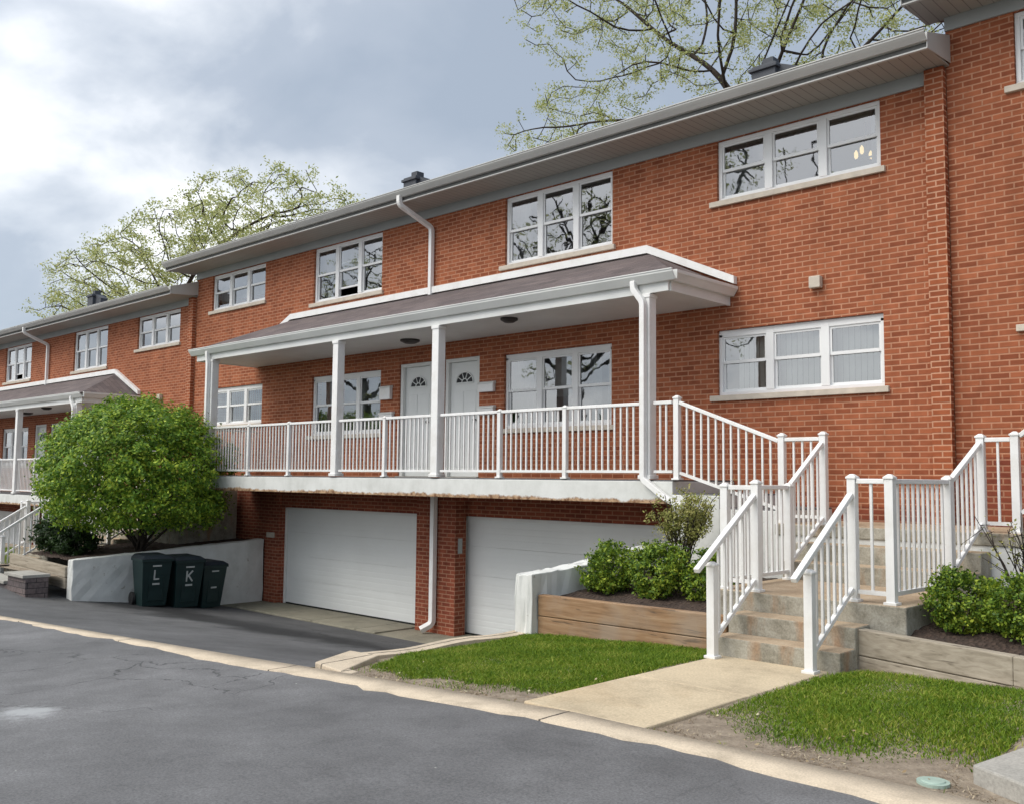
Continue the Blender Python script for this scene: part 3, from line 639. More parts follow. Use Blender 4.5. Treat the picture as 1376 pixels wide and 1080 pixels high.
# ------------------------------------------------------------------ stairs
SO = (0, -2.5, -1.9)
st = empty('staircase', SO, 'concrete steps with two landings climbing from the tan walkway to the middle house', 'staircase', 'concrete staircases between houses')
S = lambda mb, name, mat, parent=None, **k: mb.build(name, mat, parent or st, SO, **k)
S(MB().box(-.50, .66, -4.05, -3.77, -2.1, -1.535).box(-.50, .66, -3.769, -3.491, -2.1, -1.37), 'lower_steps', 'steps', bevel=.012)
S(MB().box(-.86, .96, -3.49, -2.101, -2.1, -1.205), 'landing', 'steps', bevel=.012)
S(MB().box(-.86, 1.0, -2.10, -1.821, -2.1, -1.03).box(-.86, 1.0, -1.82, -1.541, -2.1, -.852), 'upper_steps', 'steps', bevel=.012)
ul = S(MB().box(-1.25, 1.32, -1.54, -.11, -.80, -.675), 'upper_landing', 'steps', bevel=.012)
S(MB().box(-1.23, 1.30, -1.52, -.12, -2.1, -.801), 'landing_base', 'whitewash', ul)
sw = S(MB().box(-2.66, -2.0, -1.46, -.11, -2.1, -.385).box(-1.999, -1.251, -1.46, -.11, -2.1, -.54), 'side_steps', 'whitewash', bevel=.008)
S(MB().box(-2.655, -2.0, -1.45, -.12, -.384, -.367).box(-1.999, -1.255, -1.45, -.12, -.539, -.522), 'painted_treads', 'tread', sw)
rs = MB()
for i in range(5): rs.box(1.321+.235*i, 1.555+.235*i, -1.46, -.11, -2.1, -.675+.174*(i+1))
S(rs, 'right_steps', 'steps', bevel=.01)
st2 = copy_tree(st); st2.location = Vector(SO)+Vector((-17.45, 0, -.57)); tag(st2, 'concrete steps at the far left edge, mostly behind white railings', 'staircase')

def railing(posts, panels, label, group, origin, handr=()):
    r = empty('railing', origin, label, 'railing', group)
    for (x, y, zb, zt, sz) in posts:
        h = sz/2
        mb = MB().box(x-h, x+h, y-h, y+h, zb, zt-.03).box(x-h-.008, x+h+.008, y-h-.008, y+h+.008, zt-.03, zt-.012)
        mb.hexa([(x-h-.004, y-h-.004, zt-.012), (x+h+.004, y-h-.004, zt-.012), (x+h+.004, y+h+.004, zt-.012), (x-h-.004, y+h+.004, zt-.012), (x-h*.4, y-h*.4, zt+.01), (x+h*.4, y-h*.4, zt+.01), (x+h*.4, y+h*.4, zt+.01), (x-h*.4, y+h*.4, zt+.01)])
        mb.box(x-h-.018, x+h+.018, y-h-.018, y+h+.018, zb, zb+.022)
        mb.build('post', 'white', r, origin, bevel=.003)
    for (p0, p1, ext) in panels:   # p = (x, y, z bottom rail, z top rail)
        a = Vector(p0[:2]); b_ = Vector(p1[:2]); ln = (b_-a).length; n = max(1, round(ln/.1016)); mb = MB()
        for i in range(1, n):
            tt = i/n; q = a.lerp(b_, tt); zb = p0[2]+(p1[2]-p0[2])*tt; zt = p0[3]+(p1[3]-p0[3])*tt
            mb.box(q.x-.0105, q.x+.0105, q.y-.0105, q.y+.0105, zb-.01, zt-.015)
        pn = mb.build('baluster_panel', 'white', r, origin)
        d = Vector((b_.x-a.x, b_.y-a.y, p1[3]-p0[3])); 
        A = Vector((a.x, a.y, p0[3]))-d*ext; B = Vector((b_.x, b_.y, p1[3]))
        MB().bar(A, B, .052, .042).build('top_rail', 'white', pn, origin, bevel=.006)
        MB().bar((a.x, a.y, p0[2]), (b_.x, b_.y, p1[2]), .036, .034).build('bottom_rail', 'white', pn, origin)
    return r
PS = .072
Lp = [(-.39, -4.20, -1.692, -.90, PS), (-.41, -3.42, -1.205, -.205, PS), (-.73, -3.42, -1.205, -.235, PS), (-.73, -2.20, -1.205, -.235, PS), (-.71, -1.44, -.675, .325, PS), (-1.20, -1.44, -.675, .32, PS)]
Lq = [((-.39, -4.20, -1.56, -.80), (-.41, -3.46, -1.10, -.345), .34), ((-.45, -3.42, -1.12, -.27), (-.69, -3.42, -1.12, -.27), 0), ((-.73, -3.38, -1.12, -.27), (-.73, -2.24, -1.12, -.27), 0),
      ((-.73, -2.20, -1.05, -.27), (-.71, -1.48, -.60, .205), 0), ((-.75, -1.44, -.59, .255), (-1.16, -1.44, -.59, .255), 0), ((-1.24, -1.44, -.52, .24), (-2.58, -1.40, -.12, .735), 0)]
rl = railing(Lp, Lq, 'white railing on the left side of the steps, joining the balcony corner', 'white railings along the steps', (-.8, -2.8, -1.2))
Rp = [(.49, -4.20, -1.692, -.90, PS), (.50, -3.42, -1.205, -.15, PS), (.82, -3.42, -1.205, -.15, PS), (.85, -2.20, -1.205, -.15, PS), (.90, -1.44, -.675, .26, PS), (1.21, -1.44, -.675, .275, PS)]
Rq = [((.49, -4.20, -1.56, -.80), (.50, -3.46, -1.10, -.315), .34), ((.54, -3.42, -1.12, -.20), (.78, -3.42, -1.12, -.20), 0), ((.82, -3.38, -1.12, -.20), (.85, -2.24, -1.12, -.20), 0),
      ((.85, -2.20, -1.05, -.22), (.90, -1.48, -.60, .17), 0), ((.94, -1.44, -.59, .21), (1.17, -1.44, -.59, .21), 0), ((1.25, -1.44, -.48, .24), (2.5, -1.40, .45, 1.25), 0)]
rr = railing(Rp, Rq, 'white railing on the right side of the steps, next to the right shrubs', 'white railings along the steps', (.8, -2.8, -1.2))
bx = [-2.62, -4.42, -5.66, -8.28, -11.05, -12.42]
Bp = [(x, -1.40, -.205, -0.0+.815 if x == -2.62 else .775, .064 if x != -2.62 else PS) for x in bx]
stops = [-14.45, -13.96, None, -13.80, -12.42, -11.05, -9.70, None, -9.54, -8.28, -7.11, None, -6.95, -5.66, -4.42, -3.15, None, -2.99, -2.66]
Bq = []
for i in range(len(stops)-1):
    if stops[i] is None or stops[i+1] is None: continue
    Bq.append(((stops[i]+.03, -1.40, -.105, .745), (stops[i+1]-.03, -1.40, -.105, .745), 0))
Bq.append(((-14.45, -1.38, -.105, .745), (-14.45, -.04, -.105, .745), 0)); Bp.append((-14.45, -1.40, -.205, .775, .075))
rb = railing(Bp, Bq, 'long white balcony railing above the garage doors of the middle house', 'white balcony railings', (-8.5, -1.4, -.2))
off = Vector((-17.45, 0, -.57))
c = copy_tree(rb); c.location = rb.location+off; tag(c, 'white balcony railing at the left edge, cut off by the round bush', 'railing')
c = copy_tree(rl); c.location = rl.location+off; tag(c, 'far left stair railing, the nearer one at the photo edge', 'railing')
c = copy_tree(rr); c.location = rr.location+off; tag(c, 'far left stair railing ending beside the round bush', 'railing')

# ------------------------------------------------------------------ retaining walls, planters, edging
def jag_wall(name, x0, x1, prof, zbase, mat, label, n=1):
    V = MB()
    for (ya, za), (yb_, zb_) in zip(prof, prof[1:]):
        V.hexa([(x0, ya, zbase), (x1, ya, zbase), (x1, yb_, zbase), (x0, yb_, zbase), (x0, ya, za), (x1, ya, za), (x1, yb_, zb_), (x0, yb_, zb_)])
    me = V.build(name, mat)
    bm = bmesh.new(); bm.from_mesh(me.data); bmesh.ops.remove_doubles(bm, verts=bm.verts, dist=.0005)
    inner = [f for f in bm.faces if len([e_ for e_ in f.edges if len(e_.link_faces) > 2]) >= 4]
    bmesh.ops.delete(bm, geom=inner, context='FACES')
    bmesh.ops.recalc_face_normals(bm, faces=bm.faces)
    bmesh.ops.subdivide_edges(bm, edges=bm.edges[:], cuts=6, use_grid_fill=True)
    r_ = np.random.default_rng(4)
    for v in bm.verts: v.co += Vector(r_.normal(0, .006, 3))
    bm.to_mesh(me.data); bm.free()
    bv = me.modifiers.new('bevel', 'BEVEL'); bv.width = .02; bv.segments = 2; bv.limit_method = 'ANGLE'; bv.angle_limit = R(50)
    return tag(me, label, 'retaining wall', 'white retaining walls beside the driveway')
jag_wall('retaining_wall', -3.0, -2.77, [(-3.86, -1.205), (-3.3, -1.175), (-2.7, -1.12), (-1.6, -1.0), (-.26, -.95)], -2.95, 'whitewash', 'short white retaining wall at the right of the driveway, ending by the grass')
jag_wall('retaining_wall', -14.13, -13.90, [(-4.03, -1.77), (-2.8, -1.70), (-1.4, -1.615), (-.07, -1.535)], -3.0, 'whitewash', 'low white retaining wall behind the three dark bins')
def timber(pts, h, th, mat, label):
    o = Vector((pts[0][0], pts[0][1], pts[0][2]-h)); r = empty('timber_planter', o, label, 'planter', 'timber planter edges')
    for (a, b_) in zip(pts, pts[1:]):
        for k in range(2):
            hh = h/2; zc = -hh*(k+.5)
            a_ = Vector(a)+Vector((0, 0, zc)); c_ = Vector(b_)+Vector((0, 0, zc))
            MB().bar(a_, c_, th, hh-.006).build('timber_beam', mat, r, o, bevel=.008)
    return r
timber([(-2.76, -3.72, -1.41), (-.52, -3.72, -1.40)], .44, .10, 'timber', 'brown timber planter edge in front of the mulch between white wall and steps')
timber([(.66, -3.66, -1.385), (1.9, -3.95, -1.40), (4.5, -4.45, -1.42)], .42, .10, 'timber_grey', 'greyed timber planter edge right of the steps')
timber([(-16.70, -4.1, -1.80), (-14.14, -4.02, -1.90)], .40, .10, 'timber_grey', 'short timber planter edge at far left, between steps and white wall')
r = empty('paver_wall', (-15.0, -4.6, -2.45), 'low dark paver wall with pale cap stones at the far left edge', 'garden wall')
MB().box(-15.0, -14.14, -4.75, -4.35, -2.6, -2.07).box(-21, -15.002, -4.75, -4.35, -2.6, -2.24).build('paver_courses', 'paver', r, (-15.0, -4.6, -2.45), bevel=.01)
MB().box(-15.06, -14.14, -4.80, -4.32, -2.068, -2.01).box(-21, -15.062, -4.80, -4.32, -2.238, -2.18).build('cap_stone', 'slabgrey', r, (-15.0, -4.6, -2.45), bevel=.01)
sheet('lawn_soil', lin(-21, -14.2, 20), lin(-4.34, -4.12, 3), lambda x, y: -2.06, 'soil'); sheet('lawn_soil', lin(-24, -16.7, 12), lin(-4.4, -2.0, 8), lambda x, y: -2.03, 'soil')

ed = MB(); ys = lin(-3.83, -5.9, 12)
for i in range(len(ys)-1):
    zt = lambda y: -1.800+.012*math.sin(y*5)
    a, b_ = ys[i+1], ys[i]; ed.hexa([(-3.04, a, -2.75), (-2.85, a, -2.75), (-2.85, b_, -2.75), (-3.04, b_, -2.75), (-3.04, a, zt(a)), (-2.85, a, zt(a)-.006), (-2.85, b_, zt(b_)-.006), (-3.04, b_, zt(b_))])
tag(ed.build('concrete_edging', 'curb', origin=(-2.95, -4.8, -2.0)), 'pale concrete edging strip between driveway and left lawn', 'edging')
cs = MB().hexa([(-2.93, -6.42, -1.89), (-2.45, -6.50, -1.89), (-2.76, -5.87, -1.87), (-3.13, -5.90, -1.87), (-2.93, -6.42, -1.785), (-2.45, -6.50, -1.785), (-2.76, -5.87, -1.775), (-3.13, -5.90, -1.775)])
tag(cs.build('curb_stone', 'curb', origin=(-2.8, -6.2, -1.88), bevel=.012), 'tilted concrete block at the lawn corner beside the driveway', 'concrete block')
tag(MB().hexa([(-2.55, -6.49, -1.85), (-2.32, -6.53, -1.85), (-2.36, -6.36, -1.85), (-2.56, -6.34, -1.85), (-2.54, -6.48, -1.79), (-2.34, -6.52, -1.795), (-2.38, -6.38, -1.79), (-2.55, -6.36, -1.79)]).build('rubble', 'curb', origin=(-2.45, -6.4, -1.84), bevel=.012), 'small broken piece of concrete lying beside the tilted block', 'rubble')
us = MB().hexa([(2.34, -6.19, -1.71), (3.6, -6.9, -1.71), (4.2, -5.7, -1.71), (2.46, -5.40, -1.71), (2.34, -6.19, -1.60), (3.6, -6.9, -1.60), (4.2, -5.7, -1.60), (2.46, -5.40, -1.60)])
tag(us.build('concrete_pad', 'slabgrey', origin=(3, -6.1, -1.71), bevel=.012), 'flat grey concrete pad on the grass at the bottom right corner', 'concrete pad')
dc = empty('drain_cover', (2.2, -6.33, -1.69), 'round pale green drain cover in the dirt near the curb', 'drain cover')
MB().tube([(2.2, -6.33, -1.72), (2.2, -6.33, -1.682)], .078, 20).build('rim', 'verdigris', dc, (2.2, -6.33, -1.69)); MB().tube([(2.2, -6.33, -1.6815), (2.2, -6.33, -1.676)], [.058, .054], 20).build('lid', 'verdigris', dc, (2.2, -6.33, -1.69))

# ------------------------------------------------------------------ bins
def bin_(x, y, z, rz, sc, letter, label):
    o = empty('wheelie_bin', (x, y, z), label, 'bin', 'dark green wheeled bins'); o.rotation_euler = (0, 0, rz)
    w0, w1, d0, d1, h = .23*sc, .29*sc, .24*sc, .34*sc, .95*sc       # front is +X
    b_ = MB().hexa([(-d0, -w0, .02), (d0*.8, -w0, .02), (d0*.8, w0, .02), (-d0, w0, .02), (-d1, -w1, h), (d1, -w1, h), (d1, w1, h), (-d1, w1, h)])
    b_.box(-d1-.015, d1+.015, -w1-.015, w1+.015, h-.05, h-.002)
    fx = lambda zz: d0*.8+(d1-d0*.8)*(zz-.02)/(h-.02)
    b_.hexa([(fx(.3)-.01, -w0*.62, .12), (fx(.12)+.006, -w0*.62, .12), (fx(.12)+.006, w0*.62, .12), (fx(.3)-.01, w0*.62, .12), (fx(.56)-.01, -w0*.62, .56), (fx(.56)+.006, -w0*.62, .56), (fx(.56)+.006, w0*.62, .56), (fx(.56)-.01, w0*.62, .56)])
    b_.build('bin_body', 'bin', o, (0, 0, 0), bevel=.02)
    MB().hexa([(-d1-.03, -w1-.025, h), (d1+.035, -w1-.025, h), (d1+.035, w1+.025, h), (-d1-.03, w1+.025, h), (-d1-.02, -w1*.8, h+.075), (d1*.8, -w1*.8, h+.06), (d1*.8, w1*.8, h+.06), (-d1-.02, w1*.8, h+.075)]).build('bin_lid', 'bin_lid', o, (0, 0, 0), bevel=.018)
    MB().tube([(-d1-.07, -w1*.8, h-.02), (-d1-.07, w1*.8, h-.02)], .016, 8).bar((-d1-.07, -w1*.75, h-.02), (-d1+.01, -w1*.75, h-.05), .03, .03).bar((-d1-.07, w1*.75, h-.02), (-d1+.01, w1*.75, h-.05), .03, .03).build('handle', 'bin', o, (0, 0, 0))
    for sy in (-1, 1):
        wy = sy*(w0+.045)
        MB().tube([(-d0-.04, wy-.03, .125), (-d0-.04, wy+.03, .125)], .125, 18).tube([(-d0-.04, wy-.034, .125), (-d0-.04, wy+.034, .125)], .05, 12).build('wheel', 'rubber', o, (0, 0, 0), bevel=.008)
    def strip(mb, y0, z0, y1, z1, th):
        a = Vector((fx(z0)+.005, y0, z0)); c_ = Vector((fx(z1)+.005, y1, z1)); mb.bar(a, c_, th, .008, (1, 0, 0))
    lb = MB(); strip(lb, -.085*sc, .815*sc, .085*sc, .815*sc, .03*sc); strip(lb, -.07*sc, .46*sc, .07*sc, .46*sc, .035*sc)
    lb.build('sticker', 'label', o, (0, 0, 0))
    lt = MB()
    if letter == 'L': strip(lt, -.04*sc, .735*sc, -.04*sc, .545*sc, .026); strip(lt, -.052*sc, .555*sc, .055*sc, .555*sc, .026)
    if letter == 'K': strip(lt, -.055*sc, .74*sc, -.055*sc, .53*sc, .028); strip(lt, -.045*sc, .625*sc, .06*sc, .74*sc, .028); strip(lt, -.02*sc, .65*sc, .065*sc, .53*sc, .028)
    if lt.v: lt.build('letter', 'label', o, (0, 0, 0))
    return o
bin_(-13.22, -2.86, zd(-13.22, -2.86)+.004, R(-8), .93, 'L', 'dark green wheeled bin marked with a white letter L')
bin_(-13.17, -2.26, zd(-13.17, -2.26)+.004, R(-4), .95, 'K', 'dark green wheeled bin marked with a white letter K')
bin_(-13.22, -1.74, zd(-13.22, -1.74)+.004, R(4), .88, '', 'smaller dark bin without a letter, half hidden at the right of bin K')

# ------------------------------------------------------------------ mailboxes and lamp inside
def mailbox(x0, x1, z0, z1, label):
    cx = (x0+x1)/2; o = empty('mailbox', (cx, 0, z0), label, 'mailbox', 'white boxes mounted by the front doors'); og = (cx, 0, z0)
    MB().box(x0, x1, -.075, -.004, z0, z1-.05).build('box_body', 'white', o, og, bevel=.008)
    MB().hexa([(x0-.008, -.085, z1-.05), (x1+.008, -.085, z1-.05), (x1+.008, -.004, z1-.05), (x0-.008, -.004, z1-.05), (x0-.008, -.07, z1-.02), (x1+.008, -.07, z1-.02), (x1+.008, -.004, z1), (x0-.008, -.004, z1)]).build('box_lid', 'trim', o, og)
mailbox(-10.13, -9.82, 1.22, 1.48, 'upper white mailbox on the brick left of the left front door')
mailbox(-7.49, -7.14, 1.22, 1.40, 'upper white mailbox just right of the right front door')
mailbox(-10.13, -9.75, .84, 1.0, 'lower white box left of the left front door, at railing height')
mailbox(-7.50, -7.13, .84, 1.0, 'lower white box right of the right front door, at railing height')
ch = empty('chandelier', (-1.22, 1.0, 4.0), 'lit chandelier glowing inside the upper right window of the middle house', 'lamp')
MB().tube([(-1.22, 1., 4.59), (-1.22, 1., 4.1)], .012, 6).bar((-1.36, 1., 4.10), (-1.08, 1., 4.10), .02, .02).bar((-1.22, .86, 4.10), (-1.22, 1.14, 4.10), .02, .02).build('lamp_arms', 'dark_metal', ch, (-1.22, 1., 4.))
for dx, dy in ((-.14, 0), (.14, 0), (0, -.14), (0, .14)):
    MB().tube([(-1.22+dx, 1+dy, 4.11), (-1.22+dx, 1+dy, 4.14), (-1.22+dx, 1+dy, 4.19), (-1.22+dx, 1+dy, 4.23)], [.012, .028, .028, .008], 8).build('bulb', 'bulb', ch, (-1.22, 1., 4.), smooth=True)

# ------------------------------------------------------------------ plants
def leaves(P, Nrm, size, aspect, rng, jitter=.7, droop=0.0):
    n = len(P); d = Nrm+rng.normal(0, jitter, (n, 3)); d /= np.linalg.norm(d, axis=1)[:, None]
    a = rng.normal(0, 1, (n, 3)); a[:, 2] -= droop; u = np.cross(d, a); u /= np.linalg.norm(u, axis=1)[:, None]; v = np.cross(d, u)
    s = (size*rng.uniform(.65, 1.35, n))[:, None]
    fold = d*s*.18
    V = np.stack([P-u*s, P+v*s*aspect-fold, P+u*s, P-v*s*aspect-fold], 1).reshape(-1, 3)
    F = np.arange(4*n).reshape(n, 4); return V, F
def blob(rng, n, rad, lumps=26, lump_r=.28, depth=.34):
    """leaf positions around the skin of a lumpy crown"""
    L_ = rng.normal(0, 1, (lumps, 3)); L_ /= np.linalg.norm(L_, axis=1)[:, None]
    D = rng.normal(0, 1, (n*2, 3)); D /= np.linalg.norm(D, axis=1)[:, None]
    dist = 1-(D@L_.T); near = dist.min(1); amp = rng.uniform(-.04, .10, lumps)[dist.argmin(1)]
    r = 1+amp-.55*near; r *= 1-depth*rng.random(n*2)**1.7
    keep = rng.random(n*2) > .5*np.clip(near*2.2-.15, 0, 1); P = D*r[:, None]
    P, D = P[keep][:n], D[keep][:n]; return P*np.array(rad), D/np.array(rad)
def stems(base, tips, r0, name, parent, org, rng, mat='bark'):
    mb = MB()
    for t_ in tips:
        b_ = Vector(base)+Vector((rng.normal(0, .05), rng.normal(0, .05), 0)); t_ = Vector(t_)
        m_ = b_.lerp(t_, .5)+Vector(rng.normal(0, .08, 3)); m_.z -= .05
        mb.tube([b_, b_.lerp(m_, .5)+Vector((rng.normal(0, .02), rng.normal(0, .02), 0)), m_, t_], [r0, r0*.8, r0*.6, r0*.3], 6)
    return mb.build(name, mat, parent, org, smooth=True)
rng = np.random.default_rng(21)
o = empty('round_bush', (-14.55, -2.45, -1.72), 'big round bright green bush beside the left end of the balcony', 'bush')
def clumpy(rg, ncl, per, rad, cr, lumps, depth):
    C_, D = blob(rg, ncl, rad, lumps, depth=depth); D = D/np.linalg.norm(D, axis=1)[:, None]
    P = np.repeat(C_, per, 0); Dn = np.repeat(D, per, 0); sz = np.repeat(rg.uniform(.6, 1.4, len(C_)), per)[:, None]
    P = P+rg.normal(0, cr, P.shape)*sz*np.array([1, 1, .7])+Dn*rg.uniform(-.3, 1.0, (len(P), 1))*cr*1.2
    return P, Dn
def dome(rg, P, D, rad):
    q = P/np.array(rad); ql = np.linalg.norm(q, axis=1)+1e-6; dz = np.clip(q[:, 2]/ql, -1, 1); lo_ = dz < 0
    f_ = np.where(lo_, np.minimum(np.sqrt((1-dz**6)/(np.maximum(1-dz**2, 1e-3))), 2.2), 1.0); P = P.copy(); P[:, 0] *= f_; P[:, 1] *= f_; P[lo_, 2] *= .98
    return P
P, D = clumpy(rng, 900, 52, (1.80, 1.72, 1.34), .075, 40, .22)
P2, D2 = blob(rng, 20000, (1.66, 1.58, 1.24), 40, depth=.55); D2 = D2/np.linalg.norm(D2, axis=1)[:, None]
P = np.concatenate([P, P2]); D = np.concatenate([D, D2])
P = dome(rng, P, D, (1.7, 1.6, 1.28)); D[:, 2] += .45
V, F = leaves(P+np.array([-.14, -.12, 1.70]), D, .036, .50, rng, .6)
arr_obj('foliage', V, F, 'leaf_bush', o)
tips = [(math.cos(a)*rr_, math.sin(a)*rr_, rng.uniform(1.0, 1.5)) for a, rr_ in zip(np.linspace(0, 6.2, 12), rng.uniform(.45, 1.05, 12))]
stems((0, 0, 0), tips, .034, 'stem', o, (0, 0, 0), rng)
def shrub(x, y, z, rad, n, ls, label, mat='leaf_box', group='clipped round shrubs by the steps', name='boxwood_shrub', cat='shrub', seed=1):
    rg = np.random.default_rng(seed); o = empty(name, (x, y, z), label, cat, group)
    P, D = clumpy(rg, n//30, 34, tuple(x*.97 for x in rad), rad[0]*.085, 16, .45); D[:, 2] += .5
    P[:, 2] += rad[2]*.92; P = P[P[:, 2] > .01]; D = D[:len(P)]
    V, F = leaves(P, D, ls, .6, rg, .7); arr_obj('foliage', V, F, mat, o)
    stems((0, 0, -.03), [(rg.normal(0, rad[0]*.4), rg.normal(0, rad[1]*.4), rad[2]*1.1) for _ in range(7)], .012, 'stem', o, (0, 0, 0), rg)
zb = lambda x, y: -1.47+.085*(y+3.66)
shrub(-2.43, -2.95, zb(0, -2.95)-.02, (.30, .31, .28), 6500, .017, 'leftmost round green shrub on the mulch, beside the white wall', seed=2)
shrub(-1.80, -2.95, zb(0, -2.95)-.02, (.34, .33, .30), 7500, .017, 'middle round green shrub on the mulch left of the steps', seed=3)
shrub(-1.26, -2.85, zb(0, -2.85)-.02, (.26, .29, .27), 5500, .017, 'round green shrub directly behind the left stair railing', seed=4)
zb2 = lambda x, y: -1.49+.10*(y+3.9)
shrub(1.27, -3.05, zb2(0, -3.05)-.02, (.28, .30, .28), 7500, .015, 'round green shrub at the right foot of the white stair railing', seed=5)
shrub(1.78, -3.2, zb2(0, -3.2)-.02, (.29, .31, .29), 7500, .015, 'round green shrub cut by the right edge of the photo', seed=6)
shrub(-16.15, -3.3, -1.78, (.75, .55, .36), 4200, .035, 'dark low shrub left of the round bush, behind the white wall', 'leaf_hedge', None, 'low_shrub', 'shrub', 7)
shrub(-15.2, -3.45, -1.78, (.40, .36, .22), 2500, .035, 'dark ground-hugging shrub under the left part of the round bush', 'leaf_hedge', None, 'low_shrub', 'shrub', 8)
def twig_shrub(x, y, z, h, sp, nst, nl, label, seed, bare=False):
    rg = np.random.default_rng(seed); o = empty('twiggy_shrub', (x, y, z), label, 'shrub', None)
    mb = MB(); tips = []
    for i in range(nst):
        a = rg.uniform(0, 6.28); rr_ = sp*rg.uniform(.2, 1); hh = h*rg.uniform(.6, 1)
        p0 = Vector((rg.normal(0, .04), rg.normal(0, .04), 0)); p3 = Vector((rr_*math.cos(a), rr_*math.sin(a), hh)); p1 = p0.lerp(p3, .4)+Vector((0, 0, .1*h))
        mb.tube([p0, p1, p3], [.008, .006, .003], 5)
        for k in range(4):
            q = p1.lerp(p3, rg.uniform(.1, .95)); e_ = q+Vector(rg.normal(0, .09, 3))+Vector((0, 0, .08)); mb.tube([q, e_], [.004, .002], 4); tips += [np.array(q.lerp(e_, f)) for f in (.4, .7, 1.)]
    mb.build('stem', 'bark', o, (0, 0, 0))
    tips = np.array(tips); P = tips[rg.integers(0, len(tips), nl)]+rg.normal(0, .025, (nl, 3))
    V, F = leaves(P, np.tile([0, 0, 1.], (nl, 1)), .017, .5, rg, .9); arr_obj('foliage', V, F, 'leaf_twig', o)
twig_shrub(-2.08, -2.15, -1.35, 1.0, .42, 34, 5200, 'sparse yellowish twiggy shrub below the balcony corner', 12)
twig_shrub(1.52, -2.35, -1.32, .85, .45, 20, 260, 'nearly bare twiggy shrub behind the right green shrubs', 13)

def tree(name, base, lobes, label, seed, npts, leaf, nleaf, step, trunk_r):
    """space colonisation: limbs grow from the trunk towards points spread through the lobes of the crown"""
    rg = np.random.default_rng(seed); A = []
    for (c_, r_, wgt) in lobes:
        n = int(npts*wgt); d = rg.normal(0, 1, (n, 3)); d /= np.linalg.norm(d, axis=1)[:, None]
        A.append(np.array(c_)+d*(rg.random(n)**(1/2.2))[:, None]*np.array(r_))
    A = np.concatenate(A); base = np.array(base, float)
    nodes = [base]; par = [-1]; ztop = min(a[2] for a in A)
    cz = base.copy()
    while cz[2] < ztop-1.5: cz = cz+np.array([rg.normal(0, .04), rg.normal(0, .04), .7]); nodes.append(cz.copy()); par.append(len(nodes)-2)
    alive = np.ones(len(A), bool)
    near_d = np.full(len(A), 1e9); near_i = np.zeros(len(A), int)
    def upd(i0):
        for i in range(i0, len(nodes)):
            d = np.linalg.norm(A-nodes[i], axis=1); m_ = d < near_d; near_d[m_] = d[m_]; near_i[m_] = i
    upd(0)
    for it in range(140):
        if not alive.any(): break
        i0 = len(nodes); idx = np.where(alive)[0]
        for ni in np.unique(near_i[idx]):
            tg = A[idx[near_i[idx] == ni]]; d = tg-nodes[ni]; d /= np.linalg.norm(d, axis=1)[:, None]+1e-9
            v = d.sum(0)+rg.normal(0, .25, 3); v /= np.linalg.norm(v)+1e-9
            nodes.append(nodes[ni]+v*step); par.append(ni)
        upd(i0); alive &= near_d > step*1.25
        if len(nodes) > 6000: break
    nodes = np.array(nodes); par = np.array(par); n = len(nodes)
    kids = [[] for _ in range(n)]
    for i in range(1, n): kids[par[i]].append(i)
    rad = np.zeros(n)
    for i in range(n-1, -1, -1): rad[i] = .011 if not kids[i] else (sum(rad[k_]**2.5 for k_ in kids[i]))**(1/2.5)
    rad *= trunk_r/rad[0]; rad = np.maximum(rad, .010)
    o = empty(name, tuple(base), label, 'tree', 'trees behind the houses')
    mb = MB()
    def path(i):
        pth = [par[i], i] if par[i] >= 0 else [i]
        while kids[pth[-1]]: pth.append(max(kids[pth[-1]], key=lambda q: rad[q]))
        return pth
    done = set(); stack = [0]
    while stack:
        i = stack.pop(); pth = path(i)
        rr_ = [rad[k_] for k_ in pth]
        if par[i] >= 0: rr_[0] = rad[i]
        mb.tube([nodes[k_] for k_ in pth], rr_, 6 if max(rr_) > .05 else 4, cap=False)
        on = set(pth[1:] if par[i] >= 0 else pth)
        for k_ in (pth[1:] if par[i] >= 0 else pth):
            for q in kids[k_]:
                if q not in on: stack.append(q)
    mb.build('trunk', 'bark', o, tuple(base), smooth=True)
    tw = np.where(rad <= np.quantile(rad, .62))[0]; ci = rg.choice(tw, nleaf//16)
    P = np.repeat(nodes[ci]+rg.normal(0, step*.30, (len(ci), 3)), 16, axis=0); P = P+rg.normal(0, leaf*2.3, P.shape)*np.array([1, 1, .6])
    V, F = leaves(P, np.tile([0, 0, .6], (len(P), 1)), leaf, .45, rg, .9, .5)
    arr_obj('crown', V, F, 'leaf_tree', o, tuple(base))
tree('honey_locust', (-9.9, 13.5, -1.5), [((-9.8, 13, 14.5), (4.8, 3.5, 4.5), .5), ((-15.9, 13.2, 11.5), (3.5, 3, 1.5), .20), ((-14.2, 12.5, 15.4), (4.2, 3, 2.0), .30), ((-6.6, 14, 12.0), (3.8, 3, 2.6), .36)],
     'tall thinly leafed tree rising behind the middle house, top right', 31, 1000, .044, 52000, .45, .135)
tree('honey_locust', (-43.0, 13, -3), [((-45.0, 12, 10.3), (6.2, 5, 2.3), .4), ((-41.0, 12.5, 11.9), (4.4, 4, 2.0), .34), ((-34.3, 12.5, 11.8), (5.2, 4, 1.9), .38), ((-50.5, 12, 9.2), (5.0, 4, 2.2), .28)],
     'wide pale green tree behind the left house', 32, 1300, .072, 32000, .62, .16)
for bx_, by_, sd_, lb in ((-25, -33, 41, 'tall tree across the parking lot, mirrored in the upper right window'), (-34, -34, 42, 'tall tree across the parking lot, mirrored in the windows beside the downspout'), (-56, -35, 43, 'tall tree across the parking lot, mirrored in the far left windows')):
    tree('honey_locust', (bx_, by_, -2), [((bx_, by_, 12), (7.5, 4, 6.5), .7), ((bx_+4.5, by_, 15), (4.5, 3, 3.), .25), ((bx_-5, by_, 14), (5, 3, 3.), .25)], lb, sd_, 620, .10, 4500, .75, .30)
